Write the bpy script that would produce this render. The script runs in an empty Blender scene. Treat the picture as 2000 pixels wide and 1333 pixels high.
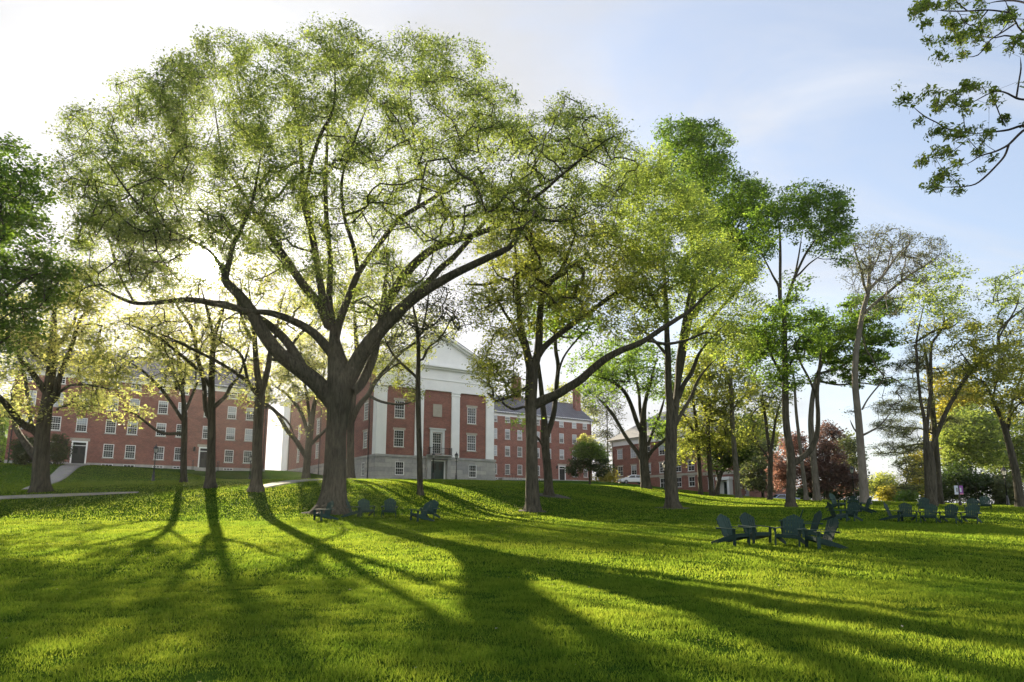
import bpy, math, random
import numpy as np
from mathutils import Vector, Matrix
R = math.radians
sc = bpy.context.scene
col = sc.collection
rng = np.random.default_rng(7)
random.seed(7)

# ------------------------------------------------------------------ camera
PITCH, FOC, CX, CY, EYE = R(10.0), 1344.0, 1000.0, 769.0, 1.6
cam = bpy.data.cameras.new('camera')
cam.sensor_width = 36.0
cam.lens = FOC / 2000 * 36.0
cam.shift_y = (CY - 666.5) / 2000
cam.clip_end = 4000
cam_o = bpy.data.objects.new('camera', cam)
cam_o.location = (0, 0, EYE)
cam_o.rotation_euler = (R(90) + PITCH, 0, 0)
col.objects.link(cam_o)
sc.camera = cam_o

# ------------------------------------------------------------------ light
SUN_EL, SUN_AZ = R(18.8), R(-25.1)
SUN = Vector((math.sin(SUN_AZ) * math.cos(SUN_EL), math.cos(SUN_AZ) * math.cos(SUN_EL), math.sin(SUN_EL)))
sun = bpy.data.lights.new('sun', 'SUN')
sun.energy = 5.0
sun.angle = R(0.55)
sun.color = (1.0, 0.86, 0.62)
sun_o = bpy.data.objects.new('sun', sun)
sun_o.rotation_euler = SUN.to_track_quat('Z', 'Y').to_euler()
sun_o.location = (-30, 60, 60)
col.objects.link(sun_o)

world = bpy.data.worlds.new('World')
sc.world = world
world.use_nodes = True
def build_world():
    nt = world.node_tree
    N, L = nt.nodes, nt.links
    N.clear()
    out = N.new('ShaderNodeOutputWorld'); bg = N.new('ShaderNodeBackground')
    sky = N.new('ShaderNodeTexSky'); sky.sky_type = 'NISHITA'; sky.sun_disc = False
    sky.sun_elevation = SUN_EL; sky.sun_rotation = SUN_AZ
    sky.air_density = 1.0; sky.dust_density = 1.2; sky.ozone_density = 1.5
    tc = N.new('ShaderNodeTexCoord')
    def math_(op, a, b=None, clamp=False):
        m = N.new('ShaderNodeMath'); m.operation = op; m.use_clamp = clamp
        for i, v in enumerate((a, b)):
            if v is None: continue
            if isinstance(v, (int, float)): m.inputs[i].default_value = v
            else: L.new(v, m.inputs[i])
        return m.outputs[0]
    def mix(f, a, b, mode='MIX'):
        m = N.new('ShaderNodeMix'); m.data_type = 'RGBA'; m.blend_type = mode
        if isinstance(f, float): m.inputs[0].default_value = f
        else: L.new(f, m.inputs[0])
        for k, v in ((6, a), (7, b)):
            if isinstance(v, tuple): m.inputs[k].default_value = (*v, 1)
            else: L.new(v, m.inputs[k])
        return m.outputs[2]
    nrm = N.new('ShaderNodeVectorMath'); nrm.operation = 'NORMALIZE'; L.new(tc.outputs['Generated'], nrm.inputs[0])
    dot = N.new('ShaderNodeVectorMath'); dot.operation = 'DOT_PRODUCT'
    L.new(nrm.outputs[0], dot.inputs[0]); dot.inputs[1].default_value = SUN
    d = math_('MAXIMUM', dot.outputs['Value'], 0.0)
    sep = N.new('ShaderNodeSeparateXYZ'); L.new(nrm.outputs[0], sep.inputs[0])
    zz = math_('ADD', math_('MAXIMUM', sep.outputs[2], 0.0), 0.22)
    cmb = N.new('ShaderNodeCombineXYZ')
    L.new(math_('DIVIDE', sep.outputs[0], zz), cmb.inputs[0]); L.new(math_('DIVIDE', sep.outputs[1], zz), cmb.inputs[1])
    mp = N.new('ShaderNodeMapping'); mp.inputs['Scale'].default_value = (0.9, 1.5, 1); mp.inputs['Rotation'].default_value = (0, 0, R(-28))
    mp.inputs['Location'].default_value = (0.35, 0.2, 0)
    L.new(cmb.outputs[0], mp.inputs[0])
    no = N.new('ShaderNodeTexNoise'); no.inputs['Scale'].default_value = 1.3; no.inputs['Detail'].default_value = 7; no.inputs['Roughness'].default_value = 0.55
    no.inputs['Distortion'].default_value = 1.1
    L.new(mp.outputs[0], no.inputs['Vector'])
    # thick cloud towards the sun, thin cirrus away from it
    cover = math_('MULTIPLY', math_('POWER', d, 5.0), 0.5)
    horizon = math_('MULTIPLY', math_('POWER', math_('SUBTRACT', 1.0, math_('MAXIMUM', sep.outputs[2], 0.0)), 6.0), 0.30)
    t = math_('ADD', math_('ADD', no.outputs['Fac'], cover), horizon)
    f = N.new('ShaderNodeMapRange'); f.interpolation_type = 'SMOOTHSTEP'
    L.new(t, f.inputs[0]); f.inputs[1].default_value = 0.47; f.inputs[2].default_value = 0.92
    cl = math_('MULTIPLY', f.outputs[0], 0.97)
    sky_s = mix(1.0, sky.outputs[0], (SKY_MUL * 1.0, SKY_MUL * 0.98, SKY_MUL * 0.98), 'MULTIPLY')
    veil = mix(0.40, sky_s, VEIL)
    n2 = N.new('ShaderNodeTexNoise'); n2.inputs['Scale'].default_value = 2.4; n2.inputs['Detail'].default_value = 5; L.new(mp.outputs[0], n2.inputs['Vector'])
    shade = N.new('ShaderNodeMapRange'); L.new(n2.outputs['Fac'], shade.inputs[0]); shade.inputs[1].default_value = 0.35; shade.inputs[2].default_value = 0.65; shade.inputs[3].default_value = 0.84; shade.inputs[4].default_value = 1.06
    # unseen bright cloud added opposite the sun as fill for the facades
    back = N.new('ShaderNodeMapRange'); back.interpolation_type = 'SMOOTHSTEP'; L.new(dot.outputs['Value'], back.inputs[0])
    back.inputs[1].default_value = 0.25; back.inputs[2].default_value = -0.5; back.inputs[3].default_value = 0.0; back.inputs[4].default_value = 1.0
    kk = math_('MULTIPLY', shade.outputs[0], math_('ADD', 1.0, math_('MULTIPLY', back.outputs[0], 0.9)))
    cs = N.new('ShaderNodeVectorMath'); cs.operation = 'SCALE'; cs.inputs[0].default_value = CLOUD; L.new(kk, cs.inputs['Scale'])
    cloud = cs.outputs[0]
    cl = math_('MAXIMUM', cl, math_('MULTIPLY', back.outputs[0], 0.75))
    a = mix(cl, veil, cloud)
    # aureole and disc of the sun
    glow = math_('ADD', math_('MULTIPLY', math_('POWER', d, 30.0), GLOW[0]), math_('MULTIPLY', math_('POWER', d, 900.0), GLOW[1]))
    disc = N.new('ShaderNodeMapRange'); disc.interpolation_type = 'SMOOTHSTEP'; L.new(d, disc.inputs[0])
    disc.inputs[1].default_value = math.cos(R(1.15)); disc.inputs[2].default_value = math.cos(R(0.7)); disc.inputs[4].default_value = GLOW[2]
    g2 = math_('ADD', glow, disc.outputs[0])
    gv = N.new('ShaderNodeVectorMath'); gv.operation = 'SCALE'; gv.inputs[0].default_value = (1, 0.93, 0.8); L.new(g2, gv.inputs['Scale'])
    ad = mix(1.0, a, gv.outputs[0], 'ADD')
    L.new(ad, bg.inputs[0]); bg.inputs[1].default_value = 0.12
    L.new(bg.outputs[0], out.inputs[0])
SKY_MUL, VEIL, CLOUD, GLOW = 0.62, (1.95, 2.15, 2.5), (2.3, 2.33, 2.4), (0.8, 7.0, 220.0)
build_world()
sc.view_settings.view_transform = 'Standard'
sc.view_settings.look = 'None'
sc.view_settings.gamma = 1.0
sc.view_settings.exposure = 1.72
sc.cycles.max_bounces = 7
sc.cycles.diffuse_bounces = 3
sc.cycles.glossy_bounces = 2
sc.cycles.transmission_bounces = 4
sc.cycles.sample_clamp_indirect = 6.0
sc.cycles.use_denoising = True

# ------------------------------------------------------------------ helpers
def ray(px, py):
    u = CY - py
    return np.array([px - CX, FOC * math.cos(PITCH) - u * math.sin(PITCH), FOC * math.sin(PITCH) + u * math.cos(PITCH)])
def at(px, py, Y):
    d = ray(px, py)
    return d * (Y / d[1]) + np.array([0, 0, EYE])

def tag(o, label=None, cat=None, group=None, kind=None):
    if label: o['label'] = label
    if cat: o['category'] = cat
    if group: o['group'] = group
    if kind: o['kind'] = kind
    return o
def empty(name, loc, rz=0.0):
    o = bpy.data.objects.new(name, None); col.objects.link(o)
    o.empty_display_size = 0.3
    o.location = loc; o.rotation_euler = (0, 0, rz)
    return o
def link(name, me, m=None, parent=None, loc=None):
    if m is not None:
        me.materials.clear(); me.materials.append(m)
    o = bpy.data.objects.new(name, me); col.objects.link(o)
    if parent is not None: o.parent = parent
    if loc is not None: o.location = loc
    return o
def np_mesh(name, V, F4, smooth=False):
    """V (n,3), F4 (m,k) index array"""
    me = bpy.data.meshes.new(name)
    V = np.ascontiguousarray(V, dtype=np.float32); F4 = np.ascontiguousarray(F4, dtype=np.int32)
    m, k = F4.shape
    me.vertices.add(len(V)); me.vertices.foreach_set('co', V.ravel())
    me.loops.add(m * k); me.loops.foreach_set('vertex_index', F4.ravel())
    me.polygons.add(m); me.polygons.foreach_set('loop_start', np.arange(0, m * k, k, dtype=np.int32))
    try: me.polygons.foreach_set('loop_total', np.full(m, k, dtype=np.int32))
    except Exception: pass
    me.update(calc_edges=True)
    if smooth: me.polygons.foreach_set('use_smooth', np.ones(m, dtype=bool))
    return me

class MB:
    def __init__(self): self.v, self.f = [], []
    def poly(self, pts):
        b = len(self.v); self.v += [tuple(map(float, p)) for p in pts]; self.f.append(tuple(range(b, b + len(pts)))); return self
    def hull(self, bot, top):
        n = len(bot); b = len(self.v)
        self.v += [tuple(map(float, p)) for p in bot] + [tuple(map(float, p)) for p in top]
        self.f.append(tuple(range(b + n - 1, b - 1, -1))); self.f.append(tuple(range(b + n, b + 2 * n)))
        for i in range(n):
            j = (i + 1) % n
            self.f.append((b + i, b + j, b + n + j, b + n + i))
        return self
    def box(self, x0, x1, y0, y1, z0, z1):
        return self.hull([(x0, y0, z0), (x1, y0, z0), (x1, y1, z0), (x0, y1, z0)], [(x0, y0, z1), (x1, y0, z1), (x1, y1, z1), (x0, y1, z1)])
    def prism_x(self, prof, x0, x1):
        """profile of (y,z) extruded along x"""
        return self.hull([(x0, y, z) for y, z in prof], [(x1, y, z) for y, z in prof])
    def prism_y(self, prof, y0, y1):
        return self.hull([(x, y1, z) for x, z in prof], [(x, y0, z) for x, z in prof])
    def lathe(self, prof, n=12, c=(0, 0, 0), cap=True):
        b = len(self.v)
        for r, z in prof:
            for i in range(n):
                a = 2 * math.pi * i / n
                self.v.append((c[0] + r * math.cos(a), c[1] + r * math.sin(a), c[2] + z))
        for k in range(len(prof) - 1):
            for i in range(n):
                j = (i + 1) % n
                self.f.append((b + k * n + i, b + k * n + j, b + (k + 1) * n + j, b + (k + 1) * n + i))
        if cap:
            self.f.append(tuple(b + i for i in range(n - 1, -1, -1)))
            self.f.append(tuple(b + (len(prof) - 1) * n + i for i in range(n)))
        return self
    def bar(self, p, q, r, n=6):
        p, q = Vector(p), Vector(q); d = (q - p)
        t = d.normalized(); a = t.orthogonal().normalized(); c = t.cross(a)
        ring = lambda o: [tuple(o + r * (math.cos(2 * math.pi * i / n) * a + math.sin(2 * math.pi * i / n) * c)) for i in range(n)]
        return self.hull(ring(p), ring(q))
    def beam(self, p, q, w, h, up=(0, 0, 1)):
        p, q = Vector(p), Vector(q); t = (q - p).normalized(); s = t.cross(Vector(up)).normalized(); u = s.cross(t)
        f = lambda o: [tuple(o + s * a * w / 2 + u * b * h / 2) for a, b in ((-1, -1), (1, -1), (1, 1), (-1, 1))]
        return self.hull(f(p), f(q))
    def mesh(self, name, bevel=0.0, smooth=False):
        me = bpy.data.meshes.new(name); me.from_pydata(self.v, [], self.f)
        if bevel > 0 or True:
            import bmesh
            bm = bmesh.new(); bm.from_mesh(me)
            bmesh.ops.recalc_face_normals(bm, faces=bm.faces)
            if bevel > 0:
                bmesh.ops.bevel(bm, geom=[e for e in bm.edges if len(e.link_faces) == 2 and e.calc_face_angle(0) > 0.5], offset=bevel, segments=1, affect='EDGES')
            bm.to_mesh(me); bm.free()
        if smooth: me.polygons.foreach_set('use_smooth', [True] * len(me.polygons))
        me.update(); return me
    def build(self, name, m, parent=None, loc=None, bevel=0.0, smooth=False):
        return link(name, self.mesh(name, bevel, smooth), m, parent, loc)

# ------------------------------------------------------------------ materials
def new_mat(name):
    m = bpy.data.materials.new(name); m.use_nodes = True
    nt = m.node_tree; nt.nodes.clear()
    out = nt.nodes.new('ShaderNodeOutputMaterial')
    return m, nt, out
def _noise(nt, vec, scale, detail=4, rough=0.55):
    n = nt.nodes.new('ShaderNodeTexNoise'); n.inputs['Scale'].default_value = scale
    n.inputs['Detail'].default_value = detail; n.inputs['Roughness'].default_value = rough
    if vec is not None: nt.links.new(vec, n.inputs['Vector'])
    return n.outputs['Fac']
def _ramp(nt, fac, stops):
    r = nt.nodes.new('ShaderNodeValToRGB'); e = r.color_ramp.elements
    while len(e) < len(stops): e.new(0.5)
    for i, (p, c) in enumerate(stops):
        e[i].position = p; e[i].color = (*c, 1)
    nt.links.new(fac, r.inputs[0]); return r.outputs[0]
def _mix(nt, f, a, b, mode='MIX'):
    m = nt.nodes.new('ShaderNodeMix'); m.data_type = 'RGBA'; m.blend_type = mode
    if isinstance(f, (int, float)): m.inputs[0].default_value = f
    else: nt.links.new(f, m.inputs[0])
    for k, v in ((6, a), (7, b)):
        if isinstance(v, tuple): m.inputs[k].default_value = (*v, 1)
        else: nt.links.new(v, m.inputs[k])
    return m.outputs[2]
def _coord(nt, which='Object', scale=(1, 1, 1)):
    tc = nt.nodes.new('ShaderNodeTexCoord'); mp = nt.nodes.new('ShaderNodeMapping')
    mp.inputs['Scale'].default_value = scale
    nt.links.new(tc.outputs[which], mp.inputs[0]); return mp.outputs[0]
def _pos(nt, scale=(1, 1, 1)):
    g = nt.nodes.new('ShaderNodeNewGeometry'); mp = nt.nodes.new('ShaderNodeMapping')
    mp.inputs['Scale'].default_value = scale
    nt.links.new(g.outputs['Position'], mp.inputs[0]); return mp.outputs[0]
def _bump(nt, h, strength, dist=0.02):
    b = nt.nodes.new('ShaderNodeBump'); b.inputs['Strength'].default_value = strength; b.inputs['Distance'].default_value = dist
    nt.links.new(h, b.inputs['Height']); return b.outputs[0]
def plain(name, c1, c2=None, rough=0.6, scale=3.0, bump=0.0, metal=0.0, spec=0.5, cscale=(1, 1, 1), bscale=None):
    m, nt, out = new_mat(name)
    p = nt.nodes.new('ShaderNodeBsdfPrincipled'); v = _coord(nt, 'Object', cscale)
    c2 = c2 or tuple(x * 0.8 for x in c1)
    n = _noise(nt, v, scale)
    nt.links.new(_ramp(nt, n, [(0.3, c2), (0.7, c1)]), p.inputs['Base Color'])
    p.inputs['Roughness'].default_value = rough; p.inputs['Metallic'].default_value = metal
    p.inputs['Specular IOR Level'].default_value = spec
    if bump: nt.links.new(_bump(nt, _noise(nt, v, bscale or scale * 6), bump), p.inputs['Normal'])
    nt.links.new(p.outputs[0], out.inputs[0]); return m
def brick_mat(name, base=(0.225, 0.072, 0.050)):
    m, nt, out = new_mat(name)
    p = nt.nodes.new('ShaderNodeBsdfPrincipled'); p.inputs['Roughness'].default_value = 0.85
    tc = nt.nodes.new('ShaderNodeTexCoord'); sp = nt.nodes.new('ShaderNodeSeparateXYZ'); nt.links.new(tc.outputs['Object'], sp.inputs[0])
    ad = nt.nodes.new('ShaderNodeMath'); ad.operation = 'ADD'; nt.links.new(sp.outputs[0], ad.inputs[0]); nt.links.new(sp.outputs[1], ad.inputs[1])
    cb = nt.nodes.new('ShaderNodeCombineXYZ'); nt.links.new(ad.outputs[0], cb.inputs[0]); nt.links.new(sp.outputs[2], cb.inputs[1])
    bk = nt.nodes.new('ShaderNodeTexBrick'); nt.links.new(cb.outputs[0], bk.inputs['Vector'])
    bk.inputs['Scale'].default_value = 1.0; bk.inputs['Brick Width'].default_value = 0.24; bk.inputs['Row Height'].default_value = 0.085
    bk.inputs['Mortar Size'].default_value = 0.008
    b = base
    bk.inputs['Color1'].default_value = (b[0] * 1.12, b[1] * 1.15, b[2] * 1.15, 1); bk.inputs['Color2'].default_value = (b[0] * 0.75, b[1] * 0.7, b[2] * 0.75, 1)
    bk.inputs['Mortar'].default_value = (0.30, 0.22, 0.18, 1)
    v = _coord(nt, 'Object', (0.5, 0.5, 0.9))
    n = _noise(nt, v, 1.2, 6, 0.65)
    c = _mix(nt, 0.75, bk.outputs['Color'], _ramp(nt, n, [(0.25, (0.55, 0.55, 0.58)), (0.5, (1, 1, 1)), (0.75, (1.3, 1.28, 1.2))]), 'MULTIPLY')
    v2 = _coord(nt, 'Object', (1.5, 1.5, 6))
    c = _mix(nt, 0.5, c, _ramp(nt, _noise(nt, v2, 1.6, 3), [(0.3, (0.8, 0.8, 0.82)), (0.7, (1.15, 1.12, 1.1))]), 'MULTIPLY')
    nt.links.new(c, p.inputs['Base Color'])
    nt.links.new(_bump(nt, bk.outputs['Fac'], 0.3, -0.01), p.inputs['Normal'])
    nt.links.new(p.outputs[0], out.inputs[0]); return m
def leaf_mat(name, refl, trans, amt=0.5, var=0.35, clump=0.5, gloss=0.04):
    m, nt, out = new_mat(name)
    g = nt.nodes.new('ShaderNodeNewGeometry')
    rnd = g.outputs['Random Per Island']
    n = _noise(nt, _pos(nt), clump, 2)
    def tint(c):
        hi = tuple(min(1, x * k) for x, k in zip(c, (1 + var * 1.1, 1 + var, 1 + var * 0.6)))
        lo = tuple(x * k for x, k in zip(c, (1 - var * 1.1, 1 - var * 0.8, 1 - var * 0.9)))
        a = _ramp(nt, rnd, [(0.0, lo), (1.0, hi)])
        return _mix(nt, 0.6, a, _ramp(nt, n, [(0.32, (0.72, 0.8, 0.8)), (0.68, (1.28, 1.16, 1.0))]), 'MULTIPLY')
    d = nt.nodes.new('ShaderNodeBsdfDiffuse'); t = nt.nodes.new('ShaderNodeBsdfTranslucent')
    nt.links.new(tint(refl), d.inputs[0]); nt.links.new(tint(trans), t.inputs[0])
    mx = nt.nodes.new('ShaderNodeMixShader'); mx.inputs[0].default_value = amt
    nt.links.new(d.outputs[0], mx.inputs[1]); nt.links.new(t.outputs[0], mx.inputs[2])
    gl = nt.nodes.new('ShaderNodeBsdfGlossy'); gl.inputs[0].default_value = (0.8, 0.85, 0.9, 1); gl.inputs[1].default_value = 0.42
    m2 = nt.nodes.new('ShaderNodeMixShader'); m2.inputs[0].default_value = gloss
    nt.links.new(mx.outputs[0], m2.inputs[1]); nt.links.new(gl.outputs[0], m2.inputs[2])
    nt.links.new(m2.outputs[0], out.inputs[0]); return m
def bark_mat(name, c1, c2, moss=0.0):
    m, nt, out = new_mat(name)
    p = nt.nodes.new('ShaderNodeBsdfPrincipled'); p.inputs['Roughness'].default_value = 0.9; p.inputs['Specular IOR Level'].default_value = 0.2
    v = _pos(nt, (1, 1, 0.16)); n = _noise(nt, v, 9.0, 6, 0.7); n2 = _noise(nt, _pos(nt), 0.9, 3)
    c = _ramp(nt, n, [(0.34, c2), (0.62, c1)])
    c = _mix(nt, 0.7, c, _ramp(nt, n2, [(0.3, (0.75, 0.75, 0.72)), (0.7, (1.2, 1.2, 1.15))]), 'MULTIPLY')
    nt.links.new(c, p.inputs['Base Color'])
    n3 = _noise(nt, _pos(nt, (1, 1, 0.10)), 5.0, 4, 0.6)
    a = nt.nodes.new('ShaderNodeMath'); a.operation = 'ADD'; nt.links.new(n, a.inputs[0]); nt.links.new(n3, a.inputs[1])
    nt.links.new(_bump(nt, a.outputs[0], 1.0, 0.11), p.inputs['Normal'])
    nt.links.new(p.outputs[0], out.inputs[0]); return m
def glass_mat(name, c=(0.028, 0.032, 0.033), rough=0.04):
    m, nt, out = new_mat(name)
    p = nt.nodes.new('ShaderNodeBsdfPrincipled'); p.inputs['Roughness'].default_value = rough
    v = _pos(nt); n = _noise(nt, v, 0.7, 2)
    nt.links.new(_ramp(nt, n, [(0.3, tuple(x * 0.6 for x in c)), (0.7, tuple(x * 1.5 for x in c))]), p.inputs['Base Color'])
    nt.links.new(_bump(nt, _noise(nt, v, 1.4, 2), 0.06, 0.05), p.inputs['Normal'])
    nt.links.new(p.outputs[0], out.inputs[0]); return m

M = {}
M['brick'] = brick_mat('red_brick')
M['brick2'] = brick_mat('brown_brick', (0.20, 0.072, 0.052))
M['stone'] = plain('grey_stone', (0.40, 0.39, 0.36), (0.27, 0.27, 0.26), 0.85, 1.6, 0.3)
M['lintel'] = plain('sandstone', (0.42, 0.38, 0.31), (0.33, 0.30, 0.25), 0.85, 2.0)
M['white'] = plain('white_paint', (0.86, 0.86, 0.84), (0.78, 0.78, 0.765), 0.5, 0.8)
M['glass'] = glass_mat('window_glass')
M['blind'] = plain('window_blind', (0.40, 0.43, 0.46), (0.30, 0.33, 0.36), 0.35, 1.5)
M['roof'] = plain('standing_seam_roof', (0.15, 0.145, 0.16), (0.10, 0.10, 0.11), 0.5, 1.2, metal=0.2)
M['roof2'] = plain('pale_slate_roof', (0.28, 0.27, 0.26), (0.20, 0.20, 0.20), 0.7, 2.0, 0.2)
M['black'] = plain('black_iron', (0.016, 0.016, 0.017), (0.010, 0.010, 0.011), 0.45, 6.0)
M['green_door'] = plain('dark_green_door', (0.012, 0.035, 0.026), (0.009, 0.026, 0.02), 0.4, 3.0)
M['black_door'] = plain('black_door', (0.018, 0.02, 0.02), (0.012, 0.014, 0.014), 0.4, 3.0)
M['chair'] = plain('dark_green_paint', (0.020, 0.046, 0.038), (0.013, 0.032, 0.027), 0.7, 5.0, 0.05, spec=0.2)
M['soil'] = plain('bare_soil', (0.042, 0.036, 0.022), (0.024, 0.022, 0.013), 0.95, 3.0, 0.6)
def faded(m):
    nt = m.node_tree; p = next(n for n in nt.nodes if n.type == 'BSDF_PRINCIPLED'); l = p.inputs['Base Color'].links[0]; src = l.from_socket
    oi = nt.nodes.new('ShaderNodeObjectInfo'); r = _ramp(nt, oi.outputs['Random'], [(0.0, (0.75, 0.78, 0.78)), (1.0, (1.35, 1.28, 1.25))])
    nt.links.new(_mix(nt, 1.0, src, r, 'MULTIPLY'), p.inputs['Base Color'])
faded(M['chair'])
M['path'] = plain('concrete_path', (0.26, 0.24, 0.215), (0.18, 0.17, 0.155), 0.9, 1.5, 0.2)
M['lamp_glass'] = None
M['car_white'] = plain('white_car_paint', (0.72, 0.73, 0.74), (0.68, 0.69, 0.70), 0.25, 1.0)
M['car_blue'] = plain('pale_blue_car_paint', (0.42, 0.50, 0.66), (0.38, 0.46, 0.6), 0.25, 1.0)
M['rubber'] = plain('tyre_rubber', (0.02, 0.02, 0.02), (0.014, 0.014, 0.014), 0.8, 4.0)
M['banner'] = plain('white_banner', (0.62, 0.66, 0.74), (0.5, 0.55, 0.66), 0.7, 2.5)
M['purple'] = plain('purple_banner', (0.20, 0.06, 0.30), (0.30, 0.10, 0.36), 0.7, 2.5)
M['pink'] = plain('pink_banner_edge', (0.75, 0.25, 0.32), (0.8, 0.4, 0.42), 0.7, 2.5)
m, nt, out = new_mat('frosted_lamp_glass')
d = nt.nodes.new('ShaderNodeBsdfDiffuse'); t = nt.nodes.new('ShaderNodeBsdfTranslucent')
d.inputs[0].default_value = (0.5, 0.5, 0.48, 1); t.inputs[0].default_value = (0.85, 0.85, 0.8, 1)
mx = nt.nodes.new('ShaderNodeMixShader'); mx.inputs[0].default_value = 0.6
nt.links.new(d.outputs[0], mx.inputs[1]); nt.links.new(t.outputs[0], mx.inputs[2]); nt.links.new(mx.outputs[0], out.inputs[0])
M['lamp_glass'] = m
M['bark'] = bark_mat('dark_oak_bark', (0.095, 0.086, 0.063), (0.029, 0.027, 0.020))
M['bark_grey'] = bark_mat('grey_bark', (0.20, 0.18, 0.155), (0.085, 0.075, 0.062))
M['bark_pale'] = bark_mat('pale_smooth_bark', (0.23, 0.205, 0.18), (0.14, 0.122, 0.105))
M['twig'] = bark_mat('dark_twig_bark', (0.075, 0.062, 0.055), (0.035, 0.03, 0.027))
LM = {
 'oak':    leaf_mat('oak_leaves',        (0.082, 0.108, 0.034), (0.30, 0.375, 0.075), 0.57),
 'oak2':   leaf_mat('yellow_oak_leaves', (0.12, 0.135, 0.036),   (0.42, 0.46, 0.08), 0.57),
 'maple':  leaf_mat('dark_maple_leaves', (0.052, 0.088, 0.022), (0.17, 0.28, 0.034), 0.52),
 'lime':   leaf_mat('lime_green_leaves', (0.085, 0.14, 0.025),  (0.26, 0.40, 0.05), 0.55),
 'gold':   leaf_mat('pale_gold_leaves',  (0.20, 0.195, 0.075),  (0.54, 0.55, 0.17), 0.6),
 'olive':  leaf_mat('brown_olive_leaves', (0.092, 0.118, 0.036), (0.38, 0.48, 0.085), 0.58),
 'glow':   leaf_mat('golden_yellow_leaves', (0.14, 0.145, 0.036), (0.45, 0.46, 0.075), 0.56),  # golden leaf colour of the two oaks on the far right
 'thin':   leaf_mat('thin_grey_buds',    (0.080, 0.085, 0.058),   (0.15, 0.165, 0.10), 0.5, gloss=0.0),
 'red':    leaf_mat('dark_red_leaves',   (0.11, 0.070, 0.064),  (0.19, 0.105, 0.095), 0.5),
 'pink':   leaf_mat('red_pink_leaves',   (0.15, 0.085, 0.075),    (0.31, 0.155, 0.13), 0.5),
 'pine':   leaf_mat('grey_green_needles', (0.072, 0.090, 0.040), (0.17, 0.20, 0.065), 0.45),
 'yellow': leaf_mat('yellow_shrub_leaves', (0.22, 0.20, 0.035),  (0.60, 0.52, 0.07), 0.55),
 'dark':   leaf_mat('dark_shrub_leaves', (0.035, 0.055, 0.018), (0.08, 0.13, 0.025), 0.45),
}

def grass_mat():
    m, nt, out = new_mat('grass_blades')
    rnd = nt.nodes.new('ShaderNodeNewGeometry').outputs['Random Per Island']
    v = _pos(nt); n1 = _noise(nt, v, 0.28, 4, 0.6); n2 = _noise(nt, v, 2.6, 4, 0.65)
    def tint(lo, hi):
        c = _ramp(nt, rnd, [(0.0, lo), (1.0, hi)])
        c = _mix(nt, 0.85, c, _ramp(nt, n1, [(0.3, (0.72, 0.86, 0.8)), (0.7, (1.28, 1.10, 1.1))]), 'MULTIPLY')
        return _mix(nt, 0.9, c, _ramp(nt, n2, [(0.32, (0.62, 0.72, 0.7)), (0.6, (1.05, 1.03, 1.0)), (0.75, (1.35, 1.22, 1.3))]), 'MULTIPLY')
    d = nt.nodes.new('ShaderNodeBsdfDiffuse'); t = nt.nodes.new('ShaderNodeBsdfTranslucent'); mx = nt.nodes.new('ShaderNodeMixShader'); mx.inputs[0].default_value = 0.6
    nt.links.new(tint((0.030, 0.074, 0.009), (0.058, 0.116, 0.016)), d.inputs[0]); nt.links.new(tint((0.20, 0.31, 0.025), (0.37, 0.46, 0.052)), t.inputs[0])
    nt.links.new(d.outputs[0], mx.inputs[1]); nt.links.new(t.outputs[0], mx.inputs[2]); nt.links.new(mx.outputs[0], out.inputs[0]); return m
LM['grass'] = grass_mat()

LM['litter'] = leaf_mat('pale_leaf_litter', (0.42, 0.38, 0.30), (0.35, 0.30, 0.2), 0.4, 0.5)
# ------------------------------------------------------------------ where things stand: (pixel column, pixel row of the foot, metres away)
# Trees: name, label, Y, limbs [(points (px, py, width px), depth shift of the tip)], blobs (cx, cy, rx, ry[, weight]), options
TREES = []
def T(name, label, Y, limbs, blobs, **k): TREES.append((name, label, Y, limbs, blobs, k))

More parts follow.
